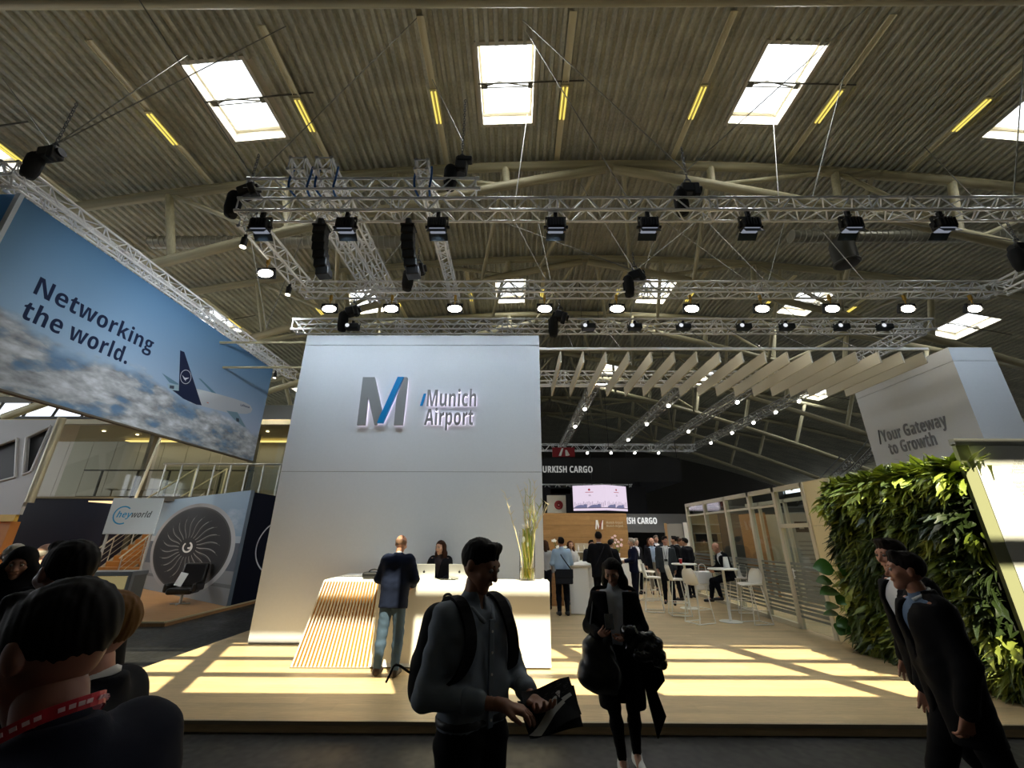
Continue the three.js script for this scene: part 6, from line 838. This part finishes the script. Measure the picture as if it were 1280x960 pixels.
{ // two men in dark suits walking to the left
  const suit = { ...FG, wrinkle: 0.002, hair: 'short', legs: '#0a0a0d' };
  const p = person({ ...suit, label: 'nearer of the two suited men walking left before the planted wall', at: [2.78, 0, -3.12], turn: -1.95, height: 1.77, skin: '#a06d54', hairColor: '#140e0b', top: { type: 'jacket', color: '#0b0b0e', shirt: '#5d6f86', hem: 0.72 },
    pose: { lean: 0.1, headYaw: -0.1, headPitch: -0.05, EL: [0.235, 1.15, -0.02], WL: [0.215, 0.9, 0.07], ER: [-0.23, 1.15, 0.02], WR: [-0.19, 0.92, 0.1], KL: [0.1, 0.5, -0.08], AL: [0.1, 0.12, -0.3], KR: [-0.09, 0.52, 0.16], AR: [-0.09, 0.1, 0.26], curl: 0.75 } });
  part(p.g, 'white_collar', path([p.up([-0.058, 1.5, -0.02]), p.up([0, 1.525, -0.075]), p.up([0.058, 1.5, -0.02]), p.up([0.05, 1.47, 0.05])], 0.011, 18, 6), M('#dcdcda', 0.8));
  person({ ...suit, label: 'man in a dark suit half hidden behind the nearer suited man', at: [3.2, 0, -3.72], turn: -1.75, height: 1.85, skin: '#b07c62', hairColor: '#1c130d', top: { type: 'jacket', color: '#0c0c10', shirt: '#d5d6d8', hem: 0.76, button: 1.0 }, pose: { lean: 0.08, headYaw: 0.2, headPitch: 0.05, KL: [0.1, 0.5, 0.14], AL: [0.1, 0.1, 0.24], KR: [-0.09, 0.5, -0.06], AR: [-0.09, 0.12, -0.26] } });
}
{ // the group at the left edge
  const p = person({ ...FG, label: 'man in a navy jacket with a red lanyard at the lower left', at: [-0.83, 0, -0.95], turn: -1.75, height: 1.77, wrinkle: 0.0018, skin: '#7d5140', hair: 'short', hairColor: '#0c0908', legs: '#0c0d12', top: { type: 'jacket', color: '#10131f', shirt: '#1a1d28', hem: 0.76, button: 1.2 }, pose: { lean: 0.12, headYaw: 0.1, headPitch: 0.32, ER: [-0.24, 1.15, -0.02], WR: [-0.18, 1.0, 0.2], EL: [0.24, 1.14, -0.02], WL: [0.16, 1.0, 0.2] } });
  const L = [p.up([-0.1, 1.36, 0.13]), p.up([-0.1, 1.48, 0.05]), p.up([-0.065, 1.535, -0.045]), p.up([0, 1.548, -0.092]), p.up([0.065, 1.535, -0.045]), p.up([0.1, 1.48, 0.05]), p.up([0.07, 1.34, 0.14]), p.up([0.02, 1.12, 0.17])]; const ltex = canvasTex(512, 32, (c, W, H) => { c.fillStyle = '#c0152a'; c.fillRect(0, 0, W, H); c.fillStyle = '#eecdd0'; c.font = 'bold 17px sans-serif'; for (let k = 0; k < 4; k++) c.fillText('air cargo europe', 6 + k * 150, 22); });
  const rb = ribbon(L, 0.022, 0.004, [[0.3, 0.7, 0], [0, 1, 0.3], [0, 1, 0.2], [0, 1, 0.3], [0.3, 0.7, 0], [1, 0, 0]]); part(p.g, 'lanyard', rb, M('#b3142a', 0.6), { label: 'red lanyard' });
  { const n = 46, W = []; const c = new THREE.CatmullRomCurve3(L.map((q) => V(...q))); for (let i = 6; i < n - 12; i++) if (i % 5 !== 4) { const u = i / n, q = c.getPoint(u), t = c.getTangent(u), out = q.clone().sub(V(...p.up([0, q.y, 0]))).setY(0).normalize(), b = new THREE.BoxGeometry(0.002, 0.007, 0.009); b.applyQuaternion(new THREE.Quaternion().setFromUnitVectors(V(0, 0, 1), t)); b.translate(q.x + out.x * 0.004, q.y + 0.001, q.z + out.z * 0.004); W.push(b); } part(p.g, 'lanyard_print', merge(W), M('#e3b9bd', 0.7)); }
  person({ ...FG, label: 'tall man in a black jacket behind the man with the red lanyard', at: [-1.9, 0, -1.92], turn: -1.9, height: 1.83, skin: '#6f4838', hair: 'short', hairColor: '#0b0908', top: { type: 'jacket', color: '#0b0c12', shirt: '#3b4a60' }, pose: { headPitch: 0.12 } });
  const b3 = person({ ...FG, label: 'fair haired man mostly hidden by the head of the man with the lanyard', at: [-1.33, 0, -1.52], turn: -1.3, height: 1.68, skin: '#b9826a', hair: 'short', hairColor: '#6b4a24', top: { type: 'jacket', color: '#0d0e14', shirt: '#e2e0dc' }, pose: { headPitch: 0.1 } });
  part(b3.g, 'white_collar', path([b3.up([-0.06, 1.5, -0.01]), b3.up([0, 1.53, -0.07]), b3.up([0.06, 1.5, -0.01]), b3.up([0.05, 1.46, 0.05])], 0.015, 18, 6), M('#e2e0dc', 0.8));
  const r = person({ cell: 0.016, headCell: 0.006, label: 'woman in a black headscarf and coat looking towards the camera at the left edge', at: [-4.25, 0, -3.85], turn: 0.55, height: 1.74, female: true, skin: '#a37560', hair: 'long', hairColor: '#08080a', top: { type: 'jacket', color: '#09090b', shirt: '#101014', closed: true, hem: 0.6, name: 'coat' }, pose: { headYaw: 0.1, headPitch: 0.15 } });
  const S = [ell([0, 0.04, -0.02], [0.1, 0.112, 0.115], 0.02), cone([-0.07, -0.05, 0], [0.07, -0.05, 0], 0.07, 0.07, 0.04), cone([0, -0.12, -0.01], [0, -0.2, 0], 0.1, 0.12, 0.05)]; part(r.g, 'headscarf', nets((x, y, z) => Math.max(union(S)(x, y, z), z > 0.02 && (x / 0.058) ** 2 + ((y + 0.015) / 0.085) ** 2 < 1 ? 0.02 : -1), bounds(S, 0.03), 0.006).applyMatrix4(r.hm), cloth('#08080a'));
  part(r.g, 'blue_lanyard', path([r.up([-0.09, 1.46, 0.06]), r.up([-0.07, 1.32, 0.15]), r.up([0, 1.1, 0.17])], 0.011, 14, 6), M('#1d5a94', 0.6), { label: 'blue lanyard' });
  const w = person({ cell: 0.018, headCell: 0.006, label: 'white haired man with glasses in a pale shirt at the very left edge', at: [-5.3, 0, -4.7], turn: 0.9, height: 1.76, skin: '#c49a83', hair: 'short', hairColor: '#cfcac2', top: { type: 'shirt', color: '#9fb0c2' }, pose: { headPitch: 0.2 } });
  part(w.g, 'glasses', merge([new THREE.TorusGeometry(0.023, 0.0025, 6, 18).translate(-0.032, 0.014, 0.108), new THREE.TorusGeometry(0.023, 0.0025, 6, 18).translate(0.032, 0.014, 0.108), tube([-0.01, 0.016, 0.11], [0.01, 0.016, 0.11], 0.002, 5), tube([-0.056, 0.016, 0.106], [-0.082, 0.012, -0.01], 0.002, 5), tube([0.056, 0.016, 0.106], [0.082, 0.012, -0.01], 0.002, 5)]).applyMatrix4(w.hm), M('#3a2a22', 0.4));
  person({ cell: 0.02, headCell: 0.007, label: 'grey haired man showing only as a pale head behind the headscarf woman', at: [-5.9, 0, -5.6], turn: 2.6, height: 1.75, skin: '#c79d88', hair: 'thin', hairColor: '#b9b0a4', top: { type: 'jacket', color: '#15161c' } });
}
// ---------------------------------------------------------------- people on the stand
{
  const at = (x, z) => [x, PF, z];
  const m = person({ cell: 0.016, headCell: 0.006, handCell: 0.006, label: 'bald man in a navy blazer and blue jeans leaning on the reception desk', at: at(-1.72, -6.58), turn: Math.PI - 0.1, height: 1.77, wrinkle: 0.003, skin: '#b88468', hair: 'thin', hairColor: '#8a6b58', legs: '#44566a', shoes: '#2a1b14', legFit: 0.016, top: { type: 'jacket', color: '#141b2e', shirt: '#c9c9cc', hem: 0.8 }, pose: { lean: 0.12, headPitch: 0.3, headYaw: -0.1, ER: [-0.27, 1.17, 0.02], WR: [-0.17, 1.1, 0.26], EL: [0.27, 1.17, 0.02], WL: [0.17, 1.1, 0.26], KR: [-0.1, 0.5, 0.03], AR: [-0.12, 0.09, -0.06], KL: [0.12, 0.5, 0.0], AL: [0.14, 0.09, -0.02] } });
  const r = person({ cell: 0.016, headCell: 0.005, handCell: 0.005, label: 'smiling receptionist with long brown hair in a black blazer behind the desk', at: at(-1.32, -7.95), turn: -0.25, height: 1.68, female: true, skin: '#d0a083', hair: 'long', hairColor: '#3a2114', top: { type: 'jacket', color: '#121216', shirt: '#3a3233', hem: 0.85 }, pose: { headYaw: -0.25, headPitch: 0.12, headRoll: 0.05, ER: [-0.26, 1.15, 0.05], WR: [-0.12, 1.16, 0.2], EL: [0.24, 1.15, 0.02], WL: [0.14, 1.08, 0.24] } });
  part(r.g, 'lips', (() => { const P = [cone([-0.019, -0.054, 0.088], [0.019, -0.054, 0.088], 0.006)]; return nets(union(P), bounds(P, 0.01), 0.004).applyMatrix4(r.hm); })(), M('#a0413e', 0.4));
  const walk = { KL: [0.1, 0.5, 0.06], AL: [0.11, 0.09, 0.04], KR: [-0.1, 0.5, -0.02], AR: [-0.12, 0.1, -0.08] }, bent = { ER: [-0.25, 1.15, 0.02], WR: [-0.12, 1.1, 0.24], EL: [0.25, 1.15, 0.02], WL: [0.12, 1.1, 0.24] }, J = (color, shirt = '#d0d0d2', more = {}) => ({ type: 'jacket', color, shirt, ...more });
  const bp = person({ label: 'man in a light blue shirt with a bag at the white counter', at: at(1.17, -11.15), turn: Math.PI + 0.15, height: 1.74, skin: '#8a5d47', legs: '#111319', top: { type: 'shirt', color: '#9fb6cc', roll: 0.4 }, pose: bent });
  const sb = thing('messenger_bag', 'dark messenger bag worn by the man in the light blue shirt', 'bag', [1.2, PF, -11.0]); part(sb, 'bag', rbox(0.4, 0.32, 0.12, 0.03, 0, 0.86, 0.06), cloth('#26272c')); part(sb, 'flap', rbox(0.41, 0.2, 0.02, 0.008, 0, 0.93, 0.125), cloth('#1e1f23')); part(sb, 'strap', path([[0.18, 1.0, 0.06], [0.0, 1.25, 0.0], [-0.14, 1.46, -0.13], [-0.16, 1.4, -0.28]], 0.014, 18, 6), cloth('#1c1d22'));
  const tm = person({ label: 'tall man in black with white shoes and a strap across his back', at: at(2.1, -11.05), turn: Math.PI - 0.1, height: 1.87, skin: '#9a6d56', hairColor: '#15100d', legs: '#0c0c10', shoes: '#d6d4ce', top: J('#0d0d11', '#d0d0d2', { hem: 0.78 }), pose: { ...bent, ER: [-0.26, 1.16, 0.02], WR: [-0.2, 1.0, 0.2] } }); part(tm.g, 'shoulder_strap', path([tm.up([-0.13, 1.5, -0.02]), tm.up([-0.08, 1.4, -0.142]), tm.up([0.05, 1.15, -0.145]), tm.up([0.16, 0.95, -0.08])], 0.012, 18, 6), cloth('#1d1d22'));
  person({ label: 'woman with brown hair in a white patterned blouse just right of the reception desk', at: at(0.82, -12.0), turn: Math.PI + 0.2, height: 1.66, female: true, skin: '#b98a70', hair: 'bob', hairColor: '#4a2f1e', legs: '#1a1a20', top: { type: 'shirt', color: '#b5b2ac' } });
  person({ label: 'person with dark hair behind the woman in the white blouse', at: at(0.72, -13.4), turn: 2.6, height: 1.7, hairColor: '#1a1310', top: J('#1b1a1e') });
  person({ label: 'woman with reddish brown hair in a white top facing the camera behind the counter', at: at(1.62, -12.9), turn: 0.2, height: 1.64, female: true, hair: 'bob', hairColor: '#4b2b1a', top: { type: 'shirt', color: '#cfcbc2' }, legs: '#15151a' });
  person({ label: 'dark haired man facing the camera between the counter and the tall man in black', at: at(2.28, -13.2), turn: 0.1, height: 1.66, top: J('#1c1d22', '#cfcfcf') });
  person({ label: 'man in a black suit right of the tall man in black', at: at(2.8, -12.9), turn: 2.2, height: 1.68, hairColor: '#100c0a', top: J('#101014'), pose: bent });
  person({ label: 'grey haired man in a dark navy suit standing with his side to the camera', at: at(3.52, -13.35), turn: -1.75, height: 1.72, skin: '#c39a80', hairColor: '#9d958c', legs: '#0f1220', top: J('#10142a', '#d8d8da'), pose: bent });
  person({ label: 'man with a bald head in a light blue shirt and beige trousers, jacket open', at: at(4.6, -14.9), turn: -0.2, height: 1.72, skin: '#bd8f76', hair: 'thin', hairColor: '#5a4a40', legs: '#8f8676', shoes: '#3a241a', top: J('#17181d', '#9fb3cc', { open: true }), pose: { ...walk, lean: 0.05 } });
  const gm = person({ label: 'bearded man in a grey blazer and white shirt with a lanyard, looking aside', at: at(4.35, -12.95), turn: -0.35, height: 1.77, skin: '#a8765f', hairColor: '#1d1511', legs: '#101116', top: J('#33373a', '#d9d9d6', { open: true, hem: 0.8 }), pose: { ...walk, side: -0.06, headYaw: 0.5 } }); part(gm.g, 'lanyard', path([gm.up([-0.06, 1.47, 0.05]), gm.up([-0.03, 1.3, 0.13]), gm.up([0, 1.15, 0.135]), gm.up([0.03, 1.3, 0.13]), gm.up([0.06, 1.47, 0.05])], 0.006, 20, 5), M('#141414', 0.6)); part(gm.g, 'badge', rbox(0.09, 0.06, 0.008, 0.003).translate(...gm.up([0, 1.13, 0.14])), M('#1d1f24', 0.4));
  person({ label: 'man in a black suit turned away to the left behind the bearded man', at: at(4.95, -13.7), turn: -2.2, height: 1.78, hairColor: '#0e0b0a', top: J('#0c0c10') });
  person({ label: 'grey haired man in a dark jacket behind the bar stool, facing the group', at: at(4.15, -15.2), turn: 0.6, height: 1.7, skin: '#c49c86', hairColor: '#8f877e', top: J('#15161a') });
  person({ label: 'man with short grey hair at the back of the standing group', at: at(5.3, -16.6), turn: 0.1, height: 1.8, skin: '#b98c74', hairColor: '#6d655d', top: J('#1a1b20') });
  person({ label: 'woman with auburn hair at the back between the grey haired man and the bald man', at: at(4.95, -16.2), turn: -0.5, height: 1.68, female: true, hair: 'bob', hairColor: '#532b1a', top: J('#2a2224') });
  [[5.5, -14.3, -2.6, 1.72, '#120e0c', 'dark haired man in black, leftmost of the dark group before the glass'], [5.75, -15.4, 0.5, 1.7, '#4b3527', 'brown haired man in black in the middle of the dark group before the glass'], [5.95, -16.2, 0.0, 1.76, '#2a1d16', 'tall man in black at the back of the dark group before the glass'], [6.15, -16.9, -0.5, 1.72, '#1b1410', 'man in black at the back right of the dark group before the glass'], [5.35, -17.6, 0.4, 1.7, '#3a291e', 'man in a dark coat farthest back in front of the dark opening']].forEach(([x, z, t, h, hc, l]) => person({ label: l, at: at(x, z), turn: t, height: h, hairColor: hc, top: J(['#0e0e12', '#14141a', '#1a1a20'][Math.floor(h * 100) % 3]) }));
  person({ label: 'bald man in a black suit sitting on a stool at the bar table', at: at(5.55, -11.75), turn: -1.6, height: 1.75, skin: '#b07f66', hair: 'none', legs: '#0e0f13', top: J('#0d0e12', '#d6d6d8', { hem: 0.86 }), pose: { pelvis: [0, 0.84, 0], lean: 0.32, headPitch: 0.35, KL: [0.11, 0.72, 0.42], AL: [0.1, 0.36, 0.34], KR: [-0.11, 0.7, 0.42], AR: [-0.1, 0.3, 0.5], ER: [-0.24, 1.17, 0.1], WR: [-0.08, 1.2, 0.33], EL: [0.24, 1.17, 0.1], WL: [0.1, 1.18, 0.34] } });
}
renderer.render(scene, camera);
